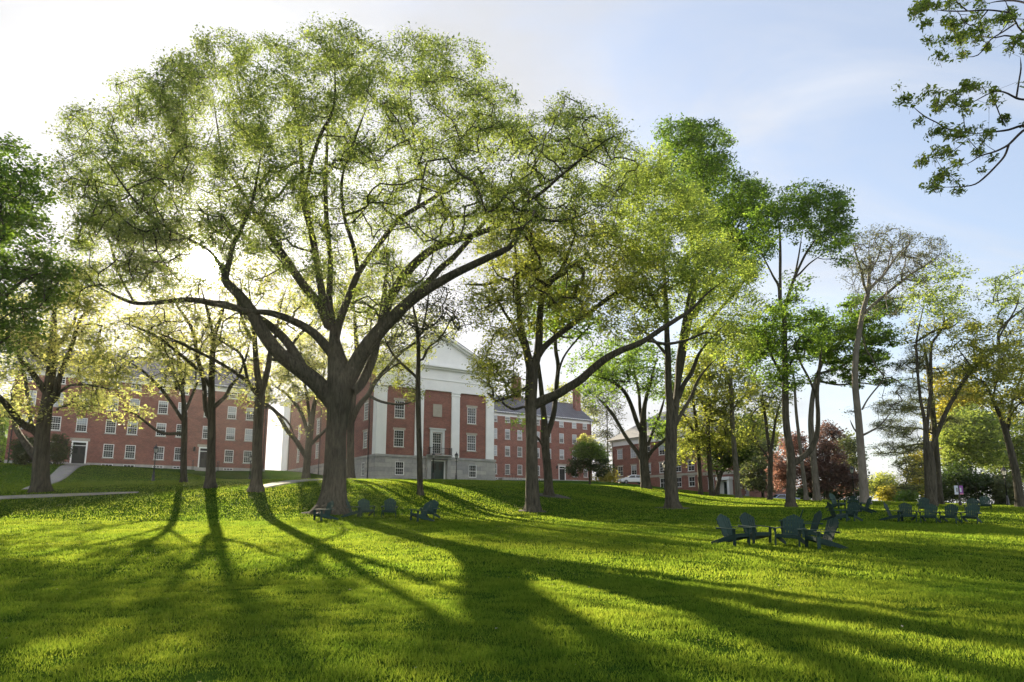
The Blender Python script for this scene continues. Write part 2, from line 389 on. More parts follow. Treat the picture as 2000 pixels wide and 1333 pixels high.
T('oak_tree', 'huge spreading oak with the thickest trunk and many arching limbs, behind the middle chairs', 38.5, [
  ([(648,1002,116),(650,992,88),(651,980,73),(653,955,60),(655,925,55),(656,890,53),(657,850,52),(660,810,55),(662,780,64),(664,755,68),(663,730,60),(657,700,46),(652,660,40),(648,630,32)], 0.0),
  ([(655,795,40),(628,757,46),(595,728,42),(545,690,36),(510,645,33),(490,608,30),(462,572,26),(440,548,22),(447,515,15),(455,480,13),(470,450,11),(492,395,9),(505,330,7),(515,270,5)], -4.0),
  ([(600,735,26),(575,690,24),(548,655,22),(510,625,20),(470,605,18),(420,594,17),(370,586,15),(300,592,12),(262,592,11),(225,578,9),(190,560,7),(150,540,5)], 3.5),
  ([(440,550,12),(430,518,9),(408,490,8),(370,468,7),(325,445,6),(275,405,6),(235,355,5),(200,300,4)], -8.0),
  ([(655,700,26),(640,680,25),(612,650,22),(575,628,20),(530,612,17),(480,607,12),(440,592,9),(395,590,7),(360,600,5)], -3.0),
  ([(648,640,26),(640,628,26),(621,591,24),(592,556,22),(555,502,19),(525,455,15),(500,420,12),(470,370,9),(440,320,7),(425,250,5),(415,180,4)], 4.0),
  ([(641,640,22),(630,580,20),(612,474,17),(600,425,15),(592,390,14),(589,316,11),(584,250,8),(570,180,5)], -2.0),
  ([(592,390,10),(610,310,10),(628,260,9),(650,215,7),(655,160,5),(650,100,4)], -5.0),
  ([(650,640,20),(643,590,17),(645,510,14),(639,450,13),(636,380,11),(637,330,9),(640,260,6),(640,190,4)], 3.0),
  ([(655,660,22),(664,625,20),(680,582,18),(698,537,16),(722,502,14),(750,465,13),(779,429,12),(815,406,11),(850,385,10),(882,357,9),(918,340,7),(960,310,5)], 5.0),
  ([(700,535,12),(690,480,11),(672,420,9),(668,350,7),(690,280,6),(720,200,4)], -4.0),
  ([(668,760,40),(688,725,40),(707,690,38),(738,650,36),(770,618,32),(800,590,28),(838,564,24),(865,548,22),(892,533,20),(925,517,18),(950,505,17),(995,483,15),(1013,456,14),(1024,438,12),(1045,428,10),(1085,432,9),(1125,425,7),(1170,405,5)], -4.0),
  ([(1013,456,11),(1018,420,10),(1030,395,9),(1060,375,8),(1100,340,6),(1150,300,5),(1190,270,4)], -7.0),
  ([(738,650,26),(752,618,25),(761,585,24),(785,545,23),(806,519,21),(830,497,19),(851,483,18),(885,470,17),(914,463,15),(945,452,14),(973,440,13),(1004,402,11),(1040,370,9),(1085,348,7),(1130,320,5)], 2.0),
  ([(775,612,18),(805,580,18),(833,556,17),(860,525,15),(884,505,14),(919,466,12),(950,430,9),(1000,380,6)], 6.0),
  ([(851,483,9),(868,470,9),(885,450,8),(882,425,7),(865,400,6),(860,370,4)], -2.0),
  ([(815,406,8),(825,350,7),(810,290,6),(805,230,5),(800,160,4)], 3.0),
  ([(690,765,26),(705,750,24),(722,715,23),(731,690,21),(737,660,18),(745,620,14),(752,560,11),(760,500,8)], 7.0),
  ([(262,592,7),(230,530,6),(210,460,5),(180,400,4),(150,330,3)], 5.0),
 ],
 [(180,255,62,55),(150,330,50,60,.7),(200,385,80,80,.7),(270,190,55,50),(290,265,80,80),(270,390,110,90),(220,490,110,75),(160,560,80,40,.45),(345,165,55,50),(415,110,65,48),(420,230,100,100),(400,370,110,90),
  (290,500,75,58),(335,540,60,35,.7),(350,455,65,32,.9),(435,505,40,30,.7),(395,490,50,22,.6),(300,440,60,40),(520,125,70,55),(530,240,90,90),(640,85,58,50),(640,180,75,75),(590,300,90,70,.8),(700,130,55,55),(720,240,90,90),(805,120,70,55),(880,120,65,48),(860,220,110,85),(770,320,100,65,.8),
  (960,215,60,55),(975,310,105,70),(1060,280,85,60),(1140,270,90,55),(1180,330,80,60),(900,390,80,40),(1070,390,90,50),(1160,420,70,45,.7),(660,400,70,50,.9),(470,450,70,50,.9),(540,390,60,60,.9),(760,420,80,50,.8),(860,440,70,40,.7),(620,490,80,60,.55),(960,440,60,40,.6),(1000,400,60,40),(1120,215,50,35,.7),
  (700,560,120,60,.4),(560,470,90,60,.6),(800,520,80,40,.35),(500,530,60,50,.35)],
  n=3300, lpc=88, rc=0.43, L=0.122, D=9.0, leaf='oak', gy=700, ws=.82, rtip=.021)

T('slim_oak', 'dark straight trunk half hidden right behind the huge oak, before the brick side wall', 74.0, [
  ([(684,938,30),(684,925,22),(684,880,18),(685,827,17),(690,770,15),(697,700,12),(694,640,9),(690,570,6)], 0.0),
  ([(686,828,13),(700,795,13),(719,772,12),(732,748,10),(757,718,9),(780,692,7),(812,668,5),(850,640,4)], -4.0),
  ([(719,772,7),(745,785,6),(785,790,5),(815,780,4)], -5.0), ([(690,770,8),(720,720,7),(745,660,5),(760,600,4)], 3.0)],
  [(755,725,40,35),(830,640,65,38),(790,690,50,35),(800,760,40,22),(715,690,40,40),(690,600,50,50),(740,620,50,40),(680,530,70,50),(620,580,50,50),(760,560,60,40)], n=380, lpc=45, rc=0.7, L=0.24, D=5, leaf='oak2', gy=860)

T('young_maple', 'small forked tree with low left limb in the gap left of the huge oak', 77.0, [
  ([(598,939,27),(598,925,19),(601,890,17),(605,850,16),(611,806,12),(616,780,10),(628,745,7),(640,700,5)], 0.0),
  ([(598,895,11),(592,884,12),(576,858,11),(562,843,10),(540,806,9),(519,788,8),(500,760,5),(480,735,4)], -4.0),
  ([(603,862,9),(599,840,9),(589,808,9),(574,786,8),(552,764,6),(526,750,5)], 3.0),
  ([(608,868,8),(620,855,8),(634,842,7),(650,825,5)], 3.0), ([(606,830,8),(600,780,7),(590,720,5),(585,660,4)], -3.0)],
  [(545,760,45,28),(590,740,45,40),(625,700,50,50),(530,720,40,30),(650,780,30,30),(560,680,50,40,.6),(595,810,30,18,.6),(600,690,60,40)], n=280, lpc=50, rc=0.6, L=0.24, D=4.5, leaf='gold', gy=900)

T('bare_maple', 'tallest of three thin pale leaved trees on the slope before the left hall', 45.5, [
  ([(411,953,38),(411,940,27),(412,900,21),(413,850,19),(413,790,18),(413,745,16),(415,694,14),(419,655,12),(428,630,9),(436,608,6),(445,560,4)], 0.0),
  ([(418,660,9),(410,625,8),(402,595,6),(392,560,4)], -3.0),
  ([(411,820,11),(402,800,12),(397,740,11),(385,697,10),(378,651,9),(362,620,8),(346,597,6),(335,560,4)], 3.0),
  ([(413,800,10),(424,790,11),(441,774,10),(452,752,9),(462,742,7),(480,700,5),(490,660,4)], -3.0),
  ([(412,760,9),(396,733,9),(368,706,9),(336,680,8),(310,660,7),(280,645,6),(232,628,4)], -4.0)],
  [(270,640,60,28),(330,620,60,35),(400,600,60,40),(430,660,45,35),(350,680,50,30),(470,690,35,30),(300,570,40,30)], n=260, lpc=22, rc=0.6, L=0.18, D=5.5, leaf='gold', gy=850)

T('forked_oak', 'pale trunked tree forking above a lamp, right of the three on the left slope', 43.8, [
  ([(501,959,46),(501,945,30),(502,900,25),(503,852,24),(506,800,24),(508,770,22),(503,735,16),(500,705,14),(496,648,12),(490,600,8),(484,540,5)], 0.0),
  ([(497,670,8),(487,655,8),(476,632,7),(463,585,5),(455,540,4)], -3.0),
  ([(509,775,16),(517,745,15),(524,715,13),(528,688,11),(540,650,8),(548,600,5),(560,560,4)], 3.0),
  ([(526,700,8),(545,703,8),(565,682,7),(582,658,7),(602,638,6),(622,616,4)], 4.0),
  ([(507,775,13),(498,764,13),(484,746,11),(470,735,10),(445,719,9),(418,703,8),(371,680,7),(330,660,6),(300,648,4)], -5.0),
  ([(484,746,8),(478,715,8),(468,690,7),(440,672,5),(420,660,4)], -2.0),
  ([(503,820,9),(520,795,7),(560,822,5),(575,850,4)], 2.5)],
  [(460,650,50,35),(520,610,60,45),(590,620,50,40),(400,660,50,30),(440,720,30,26),(480,770,24,24),(560,560,60,45),(480,540,60,50),(320,650,40,25),(340,715,40,25)], n=260, lpc=24, rc=0.55, L=0.18, D=5.5, leaf='gold', gy=860)

T('low_maple', 'smallest of three pale leaved trees before the left hall, with a long low left limb', 51.5, [
  ([(359,943,25),(359,932,17),(359,890,15),(360,850,15),(360,807,14),(357,770,10),(350,711,9),(342,670,7),(330,620,5)], 0.0),
  ([(358,822,9),(353,815,9),(337,790,8),(318,764,8),(290,735,7),(269,718,5),(240,700,4)], -4.0),
  ([(354,765,8),(345,745,8),(332,720,7),(318,695,6),(300,660,4)], 3.0),
  ([(361,805,8),(368,790,8),(378,765,7),(386,745,6),(400,715,4)], 2.0),
  ([(360,852,8),(350,847,8),(330,848,8),(310,843,7),(283,824,6),(262,808,5),(240,803,4)], -3.0)],
  [(240,700,55,28),(290,690,50,30),(340,690,50,35),(380,720,40,30),(230,775,45,18),(255,815,40,16),(300,640,50,35),(320,750,45,22),(190,720,40,25)], n=240, lpc=26, rc=0.5, L=0.18, D=4.5, leaf='gold', gy=880)

T('old_maple', 'stout many limbed tree with yellow leaves on the far left lawn edge', 43.5, [
  ([(78,961,62),(78,948,50),(79,900,44),(83,842,42),(90,800,36),(96,760,30),(101,716,26),(104,670,22),(105,640,18),(106,590,10),(112,540,6)], 0.0),
  ([(93,790,22),(108,775,24),(113,750,18),(120,725,15),(132,695,13),(143,665,12),(152,635,10),(165,612,7),(190,600,4)], -3.0),
  ([(104,690,14),(118,670,12),(132,650,11),(144,630,9),(155,590,6)], 4.0),
  ([(95,775,20),(84,758,20),(70,738,18),(55,718,16),(42,706,13),(36,685,10),(40,650,6)], -3.0),
  ([(76,850,24),(66,840,24),(52,834,22),(36,820,21),(18,798,19),(5,782,17),(-15,765,14),(-40,750,10)], -5.0),
  ([(70,895,24),(58,878,22),(45,860,18),(32,838,16),(24,815,12),(0,812,10),(-40,806,7)], 4.0),
  ([(72,850,14),(62,830,12),(56,795,11),(52,762,11),(47,732,9),(30,725,6),(-10,728,4)], 3.0),
  ([(109,770,10),(122,762,9),(136,754,8),(160,752,7),(190,755,6),(220,763,4)], -4.0),
  ([(100,712,10),(88,706,10),(75,698,9),(64,690,8),(52,674,6),(45,655,4)], -4.0), ([(111,800,8),(130,792,7),(160,790,6),(185,785,4)], 4.0)],
  [(150,690,55,40),(200,720,60,32),(60,690,60,45),(20,745,50,35),(40,800,40,22),(165,640,55,40),(210,775,40,15),(160,785,40,26),(60,620,60,50),(115,570,55,50),(170,560,50,50,.6),(25,650,40,40)],
  n=440, lpc=44, rc=0.55, L=0.18, D=6, leaf='gold', gy=900, ws=.8)

T('dark_maple', 'dense dark green maple crown cut off by the left edge of the lawn view', 33.0, [
  ([(-95,1006,60),(-95,985,46),(-92,900,40),(-85,800,36),(-75,700,30),(-60,600,24),(-50,500,16),(-40,400,8)], 0.0),
  ([(-70,680,16),(-30,620,14),(20,570,10),(60,540,7),(100,530,4)], -2.0), ([(-55,560,14),(-10,480,11),(30,420,8),(60,370,5)], 2.0),
  ([(-80,760,14),(-40,700,11),(0,670,8),(30,650,5)], 0.0), ([(-50,500,10),(-20,400,8),(10,330,5)], -2.0)],
  [(25,320,60,45),(55,375,52,48),(10,400,70,70),(30,480,75,60),(78,530,48,38),(102,575,38,22),(40,570,70,45),(20,640,60,40),(15,700,28,20,.7),(-60,450,80,150),(-60,620,70,90)],
  n=620, lpc=42, rc=0.46, L=0.18, D=4.0, leaf='maple', gy=820, flat=0.45)

T('slender_tree', 'slender thin trunk standing in front of the white columned portico', 46.0, [
  ([(822,967,19),(821,955,14),(820,900,13),(818,836,12),(817,790,12),(816,752,12),(817,700,10),(816,660,9),(812,625,7),(805,590,5),(800,550,3)], 0.0),
  ([(816,742,7),(810,734,7),(797,722,7),(782,708,6),(767,692,5),(756,672,5),(748,655,3)], -2.0),
  ([(817,705,6),(826,702,6),(832,688,6),(840,676,5),(852,668,4),(866,652,4),(880,625,3),(892,600,2.5)], 2.5),
  ([(816,665,6),(826,640,5),(834,600,4),(838,560,3)], -2.0), ([(782,708,5),(770,715,4),(745,735,4),(725,760,3)], -3.0)],
  [(820,600,60,45,),(860,640,50,30),(780,640,50,35),(850,570,45,40),(790,560,45,40),(760,680,35,25),(895,610,35,40)], n=240, lpc=20, rc=0.5, L=0.15, D=4, leaf='thin', gy=760)

T('shade_oak', 'tall dark trunk with one long limb sweeping right over the lawn', 43.5, [
  ([(1040,999,46),(1040,985,34),(1039,940,29),(1039,878,26),(1038,830,25),(1037,786,26),(1039,727,25),(1032,700,18),(1025,670,16),(1017,640,14),(1013,590,12),(1010,540,10),(1007,492,8),(1003,440,6)], 0.0),
  ([(1040,730,20),(1050,690,18),(1053,650,17),(1054,619,16),(1062,565,13),(1078,545,11),(1095,530,10),(1112,490,7),(1130,440,5)], -3.0),
  ([(1052,695,15),(1062,680,14),(1080,663,13),(1103,645,13),(1138,619,12),(1165,600,11),(1184,586,11),(1202,574,10),(1218,563,10),(1230,545,8),(1252,527,7),(1290,500,5)], 3.0),
  ([(1218,563,6),(1245,563,6),(1270,575,5),(1300,580,3.5)], 3.0),
  ([(1040,795,20),(1052,787,22),(1068,779,22),(1087,771,20),(1110,757,19),(1134,742,19),(1155,723,18),(1176,706,17),(1195,694,16),(1218,683,15),(1240,675,14),(1262,664,13),(1282,650,12),(1305,635,11),(1322,624,10),(1350,605,8),(1385,570,6),(1420,545,4)], -5.0),
  ([(1262,664,7),(1300,672,7),(1340,665,6),(1380,650,5),(1410,660,4)], -5.0),
  ([(1025,680,8),(1005,640,7),(985,610,6),(965,570,5),(950,540,3)], -2.0),
  ([(1041,800,7),(1022,795,6),(1005,800,6),(985,790,5),(965,765,4)], 2.0),
  ([(1013,590,8),(1000,555,7),(985,545,7),(950,556,6),(900,555,4)], 2.0)],
  [(1005,545,70,55),(990,620,55,40),(975,690,40,45),(985,755,42,32),(955,720,30,35,.6),(1085,530,85,60),(1170,500,80,60),(1090,455,90,45),(1195,590,65,40),(1060,610,50,35,.6),(1250,540,60,50),(940,600,50,40,.7),(1000,480,70,45),(1230,640,60,25,.6),(1120,600,40,30,.6)],
  n=800, lpc=60, rc=0.5, L=0.155, D=6, leaf='oak2', gy=760, ws=.9)

T('lean_tree', 'second trunk with gnarled roots just right of the tall dark trunk, before the far hall', 51.0, [
  ([(1072,968,40),(1072,960,24),(1070,920,20),(1066,880,19),(1065,858,19),(1063,820,14),(1060,790,12),(1056,750,10),(1050,700,8),(1045,650,5)], 0.0),
  ([(1066,858,14),(1072,840,13),(1080,815,12),(1085,780,11),(1087,750,11),(1090,715,10),(1085,680,9),(1086,640,8),(1092,610,6),(1100,560,4)], 2.0),
  ([(1064,880,6),(1055,862,6),(1045,850,5),(1030,835,4)], -2.0), ([(1087,745,6),(1100,700,5),(1130,660,4),(1160,630,3)], -3.0)],
  [(1100,590,60,45),(1050,640,45,40),(1130,640,50,30),(1090,540,60,40),(1160,690,40,20,.5)], n=170, lpc=40, rc=0.65, L=0.22, D=5, leaf='lime', gy=860)

T('vase_maple', 'vase shaped tree with three spreading limbs beside the parked white car', 72.0, [
  ([(1262,954,32),(1261,945,24),(1258,910,21),(1256,870,20),(1256,835,18),(1258,800,12),(1264,770,9),(1275,730,7),(1285,690,5)], 0.0),
  ([(1255,850,11),(1244,825,11),(1234,795,10),(1224,772,9),(1212,757,8),(1195,745,7),(1175,738,5),(1150,732,4)], -5.0),
  ([(1254,905,10),(1245,885,10),(1228,862,9),(1213,838,8),(1198,812,8),(1180,790,6),(1160,770,4)], 4.0),
  ([(1256,835,9),(1250,800,8),(1248,768,7),(1240,730,5),(1232,690,4)], 4.0),
  ([(1263,898,10),(1274,880,9),(1294,863,8),(1308,850,6)], -2.0),
  ([(1265,870,7),(1276,840,6),(1290,805,6),(1300,770,4)], 3.0)],
  [(1170,765,45,28),(1240,735,50,28),(1270,700,50,30),(1200,730,45,28),(1225,690,50,30),(1290,750,35,30),(1290,830,22,30,.7),(1155,720,40,30,.6),(1290,850,18,18,.6)], n=260, lpc=46, rc=0.65, L=0.26, D=6, leaf='lime', gy=850)

T('twin_stem_oak', 'thick rough trunk splitting into two upright stems, right of the vase shaped tree', 46.0, [
  ([(1314,993,50),(1312,980,34),(1310,940,29),(1309,917,28),(1310,870,28),(1311,838,27),(1310,800,20),(1306,758,16),(1305,699,15),(1303,659,13),(1301,600,11),(1298,540,9),(1295,470,6)], 0.0),
  ([(1314,840,20),(1320,790,17),(1324,750,15),(1325,711,14),(1330,671,12),(1338,620,10),(1350,560,8),(1365,500,5)], 2.0),
  ([(1325,780,11),(1336,750,11),(1350,730,10),(1358,710,9),(1366,690,7),(1390,660,5),(1420,630,4)], -3.0),
  ([(1320,830,9),(1335,800,8),(1350,775,8),(1362,745,7),(1378,722,5),(1400,700,4)], 4.0),
  ([(1302,630,8),(1280,590,7),(1255,540,6),(1235,480,4)], -3.0), ([(1306,700,8),(1290,680,7),(1260,650,6),(1225,640,4)], 3.0)],
  [(1310,560,95,60),(1330,480,105,60),(1290,400,85,60),(1235,460,70,60),(1400,530,80,50),(1425,600,65,45),(1390,650,65,30),(1255,610,60,35),(1290,335,60,45),(1430,670,55,25),(1340,410,60,40),(1210,360,60,45,.8)],
  n=1000, lpc=58, rc=0.48, L=0.16, D=6.5, leaf='olive', gy=800)

T('green_maple', 'fresh dark green maple rising behind the brown olive crowns against the sky', 58.0, [
  ([(1312,986,20),(1312,960,17),(1314,850,16),(1322,760,16),(1340,660,14),(1358,560,13),(1368,440,10),(1372,340,6)], 0.0),
  ([(1356,620,12),(1390,540,10),(1430,470,7),(1450,420,4)], -3.0), ([(1362,540,10),(1345,440,8),(1335,340,5)], 3.0), ([(1354,660,10),(1410,600,8),(1460,540,6),(1475,500,4)], 3.0)],
  [(1335,265,48,38),(1370,290,55,50),(1345,340,60,45),(1400,350,40,50),(1380,410,70,45),(1440,375,50,38),(1470,400,35,45),(1430,440,65,45),(1470,480,35,40),(1400,480,60,40),(1430,530,50,30)],
  n=640, lpc=66, rc=0.58, L=0.22, D=7, leaf='maple', gy=720, flat=0.5)

T('thin_trunk_tree', 'bent pale thin trunk rising past the white porch door', 71.0, [
  ([(1443,974,22),(1442,964,15),(1438,920,13),(1434,878,12),(1430,820,11),(1428,758,11),(1421,735,9),(1413,715,7),(1405,680,5),(1400,640,3)], 0.0),
  ([(1428,760,6),(1430,730,6),(1440,700,5),(1455,670,3)], 2.0), ([(1430,800,5),(1450,780,4),(1470,760,3)], -3.0)],
  [(1410,700,45,30),(1450,700,45,30),(1440,750,40,30),(1470,740,35,30),(1400,660,40,30)], n=120, lpc=42, rc=0.7, L=0.26, D=4.5, leaf='oak2', gy=800, bark='bark_grey')

T('street_maple', 'crooked trunk with a swollen elbow and tall rounded green top, right of centre lawn', 49.5, [
  ([(1545,992,36),(1544,980,24),(1545,940,22),(1545,905,22),(1543,880,20),(1538,850,19),(1535,820,17),(1534,790,17),(1534,740,15),(1533,680,13),(1532,611,11),(1524,590,9),(1521,560,7),(1510,540,6),(1496,512,5),(1482,485,4),(1470,465,3)], 0.0),
  ([(1525,590,7),(1524,540,7),(1524,500,7),(1523,455,5),(1520,420,3)], 2.0),
  ([(1532,608,9),(1537,588,9),(1544,566,8),(1552,543,7),(1563,518,6),(1575,494,6),(1588,475,5),(1600,455,3)], -2.0),
  ([(1549,545,5),(1562,535,5),(1580,516,4),(1605,498,3)], 2.0), ([(1544,566,5),(1552,540,5),(1560,500,4),(1566,460,3)], 2.5),
  ([(1547,910,15),(1556,902,15),(1570,892,14),(1583,880,14),(1592,862,13),(1597,842,12),(1598,810,11),(1596,770,10),(1600,720,8),(1606,670,5)], -2.0),
  ([(1534,740,8),(1520,720,7),(1505,690,5),(1495,650,4)], -2.0), ([(1597,780,7),(1580,740,6),(1560,700,5),(1550,650,3)], 1.5)],
  [(1575,378,52,18),(1530,392,42,22),(1615,392,36,24),(1498,425,34,24),(1500,455,40,18,.6),(1590,420,60,26),(1645,425,20,36),(1540,430,50,22,.7),(1620,460,36,28,.8),(1580,470,40,24,.5),(1500,480,30,24,.6),(1640,480,25,40,.7),(1560,545,30,20,.4),
   (1500,625,50,30),(1555,610,50,34),(1525,670,60,35),(1500,710,45,35),(1540,735,40,28),(1590,640,40,30),(1480,670,35,28),(1580,690,40,25)],
  n=560, lpc=52, rc=0.45, L=0.19, D=4.5, leaf='lime', gy=760, flat=0.5, mats=lambda px, py: 'maple' if (py < 520 and math.sin(px * .05 + py * .09) > -.35) or (py >= 520 and math.sin(px * .06 - py * .08) > .6) else 'lime')

T('twin_maple', 'pair of grey stems with dark maple leaves behind the crooked trunk', 61.0, [
  ([(1596,978,26),(1595,965,18),(1590,910,16),(1587,870,15),(1584,820,13),(1590,760,11),(1605,710,9),(1625,670,7),(1645,640,5)], 0.0),
  ([(1575,977,16),(1574,965,11),(1569,925,10),(1565,890,9),(1560,850,8),(1555,805,7),(1552,760,6),(1548,700,4)], 1.0),
  ([(1600,730,7),(1635,720,6),(1670,700,5),(1700,690,4)], -2.0), ([(1615,690,6),(1650,660,6),(1690,625,5),(1735,610,3)], 2.0), ([(1600,745,6),(1640,752,5),(1680,748,4),(1720,755,3)], -2.0)],
  [(1640,640,50,26),(1690,600,50,26),(1730,600,32,16),(1690,650,55,25),(1650,690,55,24),(1700,705,40,22),(1630,735,40,18),(1690,745,40,14),(1725,665,35,14),(1610,670,35,30)],
  n=330, lpc=62, rc=0.5, L=0.23, D=4.5, leaf='maple', gy=760, flat=0.35, bark='bark_grey')

T('tall_bare_tree', 'tall smooth grey trunk with an almost leafless fine twigged top against blue sky', 55.5, [
  ([(1689,984,34),(1688,970,24),(1686,940,21),(1683,900,19),(1680,860,18),(1676,810,17),(1671,760,16),(1670,728,15),(1672,690,14),(1678,650,13),(1685,610,12),(1694,578,11),(1697,550,10),(1698,520,7),(1697,490,5),(1700,460,3)], 0.0),
  ([(1695,575,7),(1687,555,7),(1684,535,7),(1676,510,5),(1670,490,4),(1665,470,3)], -2.0),
  ([(1698,566,8),(1710,553,8),(1724,540,7),(1733,528,6),(1748,506,5),(1764,487,4),(1785,470,3)], 2.5),
  ([(1690,610,9),(1710,592,9),(1727,578,8),(1748,560,7),(1768,545,7),(1785,532,6),(1802,522,5),(1822,508,4),(1840,493,3)], -3.0),
  ([(1768,545,4),(1785,549,4),(1800,550,3)], -3.0), ([(1733,528,4),(1738,500,4),(1745,470,3)], 3.0), ([(1698,530,4),(1712,510,4),(1722,480,3)], -1.0),
  ([(1686,850,6),(1700,843,5),(1720,830,4),(1745,800,3)], -2.0), ([(1684,800,5),(1695,780,4),(1715,755,4),(1730,740,3)], 2.0), ([(1678,850,5),(1668,838,4),(1660,820,3)], 1.0)],
  [(1700,475,42,32),(1670,490,24,36),(1740,475,42,32),(1785,480,42,30),(1825,500,35,35),(1800,520,40,25),(1740,520,60,30),(1690,540,50,35),(1770,560,60,25),(1720,600,50,30,.5),(1735,765,40,30,.3)],
  n=520, lpc=22, rc=0.34, L=0.13, D=4.5, leaf='thin', gy=640, bark='bark_pale')

T('right_oak', 'split trunked oak with a long limb leaning right, behind the far row of chairs', 52.5, [
  ([(1818,988,42),(1818,975,31),(1817,940,28),(1815,905,27),(1812,880,22),(1809,860,15),(1807,830,11),(1803,805,9),(1798,782,8),(1794,745,7),(1791,705,7),(1790,668,6),(1798,625,5),(1806,590,3)], 0.0),
  ([(1790,668,5),(1805,658,6),(1822,648,6),(1838,643,5),(1858,640,4),(1880,622,3)], -2.0),
  ([(1810,850,10),(1812,818,9),(1816,780,9),(1819,750,8),(1818,705,8),(1820,672,7),(1832,655,6),(1843,635,5),(1844,612,4),(1836,580,3)], 2.0),
  ([(1815,892,13),(1822,870,13),(1833,842,12),(1845,812,12),(1855,792,11),(1864,776,11),(1880,748,10),(1900,722,9),(1925,698,9),(1945,682,9),(1951,668,8),(1950,650,7),(1968,628,6),(2000,602,5),(2040,570,3)], -2.5),
  ([(1951,660,5),(1962,640,5),(1985,600,4),(1992,570,3)], -3.0), ([(1900,722,5),(1885,700,4),(1870,680,3)], -2.0)],
  [(1800,590,42,50),(1840,560,45,42),(1860,525,32,28),(1800,650,40,40,.7),(1840,610,40,40),(1880,640,36,28),(1940,580,36,34),(1980,560,35,40),(1985,620,40,40),(1930,660,50,35),(1880,700,50,30),(1960,700,45,30),(1860,740,50,30,.8)],
  n=420, lpc=34, rc=0.42, L=0.17, D=4.5, leaf='olive', gy=830, mats=lambda px, py: 'olive' if py < 620 else 'glow')

T('white_pine', 'tall pine with flat grey green boughs just behind the split trunked oak', 60.0, [
  ([(1836,985,22),(1834,960,18),(1826,850,15),(1815,740,11),(1806,680,7),(1802,650,3)], 0.0),
  ([(1828,880,5),(1800,868,5),(1770,872,4),(1740,880,2.5)], -2.0), ([(1826,850,5),(1800,838,4),(1765,835,3),(1742,832,2)], 2.0),
  ([(1822,800,4),(1790,795,4),(1755,800,3),(1730,800,2)], -1.0), ([(1818,765,4),(1795,755,3),(1765,760,2)], 1.0), ([(1830,910,5),(1800,905,4),(1772,915,2.5)], 1.0), ([(1824,830,4),(1850,822,3),(1875,828,2)], 1.0), ([(1820,780,4),(1845,770,3),(1868,772,2)], -1.0)],
  [(1745,878,40,14),(1790,868,34,14),(1752,832,44,15),(1745,798,40,15),(1792,795,34,18),(1772,756,38,18),(1775,715,35,14),(1795,690,25,20),(1772,908,30,14),(1790,930,26,8),(1850,825,36,10),(1850,770,34,12),(1840,730,30,14),(1755,850,25,8),(1780,950,30,8)],
  n=760, lpc=44, rc=0.45, L=0.17, D=4.0, leaf='pine', gy=960, flat=0.35, thinleaf=0.2)

T('edge_oak', 'slanting trunk with yellow green leaves at the far right of the lawn', 52.5, [
  ([(1993,991,30),(1992,980,23),(1985,930,20),(1974,880,18),(1966,850,16),(1957,821,14),(1948,800,11),(1940,782,10),(1930,760,8),(1918,745,6),(1900,735,4)], 0.0),
  ([(1963,842,9),(1969,820,8),(1975,795,8),(1981,770,7),(1990,748,6),(1999,722,5),(2010,690,3)], 2.0), ([(1969,845,6),(1974,815,6),(1985,795,5),(2005,778,4)], -2.0), ([(1940,782,6),(1945,750,5),(1955,720,4),(1960,690,3)], -2.0)],
  [(1960,760,45,40),(1925,730,40,30),(1990,700,40,40),(1985,790,40,28),(1945,700,40,25),(1910,770,35,22,.7),(2010,740,40,50)], n=240, lpc=40, rc=0.5, L=0.2, D=4, leaf='glow', gy=860)

T('small_fork_tree', 'small thin forked tree between the white porch and the crooked trunk', 64.5, [
  ([(1504,977,18),(1504,968,13),(1504,930,12),(1505,888,11),(1500,860,8),(1496,825,7),(1492,795,6),(1488,760,4)], 0.0),
  ([(1505,885,8),(1510,855,7),(1514,825,6),(1520,800,4),(1528,780,3)], 2.0), ([(1503,900,5),(1490,880,5),(1475,865,4),(1462,855,3)], -2.0)],
  [(1490,760,35,35),(1525,770,30,30),(1470,850,30,18,.6),(1490,810,35,25,.6),(1470,790,25,30)], n=110, lpc=30, rc=0.6, L=0.22, D=3.5, leaf='oak2', gy=900)

T('yellow_green_tree', 'left of two thin trunks with glowing yellow green leaves before the right hall', 75.0, [
  ([(1369,969,16),(1368,955,11),(1365,900,10),(1361,840,9),(1356,800,7),(1352,760,5),(1350,720,3)], 0.0),
  ([(1363,860,6),(1350,835,6),(1340,815,4),(1325,800,3)], -2.0), ([(1364,870,5),(1372,840,5),(1378,810,4)], 2.0)],
  [(1345,850,38,35),(1350,800,40,35),(1335,880,25,25),(1355,750,38,35),(1370,870,30,25)], n=170, lpc=46, rc=0.6, L=0.26, D=4, leaf='oak2', gy=920)
T('yellow_green_tree', 'right of two thin trunks with glowing yellow green leaves before the right hall', 74.0, [
  ([(1391,972,18),(1390,960,13),(1386,900,12),(1383,850,11),(1382,815,10),(1376,795,7),(1366,775,6),(1356,750,4),(1350,710,3)], 0.0),
  ([(1383,820,8),(1392,795,7),(1399,765,6),(1406,740,5),(1412,700,3)], 2.0)],
  [(1390,765,50,40),(1420,800,40,35),(1395,840,40,40),(1430,850,35,35),(1370,720,40,35),(1420,740,35,30)], n=240, lpc=48, rc=0.6, L=0.26, D=4, leaf='oak2', gy=860)
T('dark_round_tree', 'dark green low branched tree beside the white porch door', 80.0, [
  ([(1400,966,14),(1402,950,10),(1408,925,9),(1420,900,8),(1435,880,5),(1450,860,3)], 0.0), ([(1404,940,7),(1398,910,6),(1392,880,4)], 1.0)],
  [(1435,870,38,32),(1410,900,30,20),(1455,840,30,30),(1395,880,25,25),(1460,880,22,25)], n=150, lpc=60, rc=0.65, L=0.28, D=3.5, leaf='dark', gy=940)
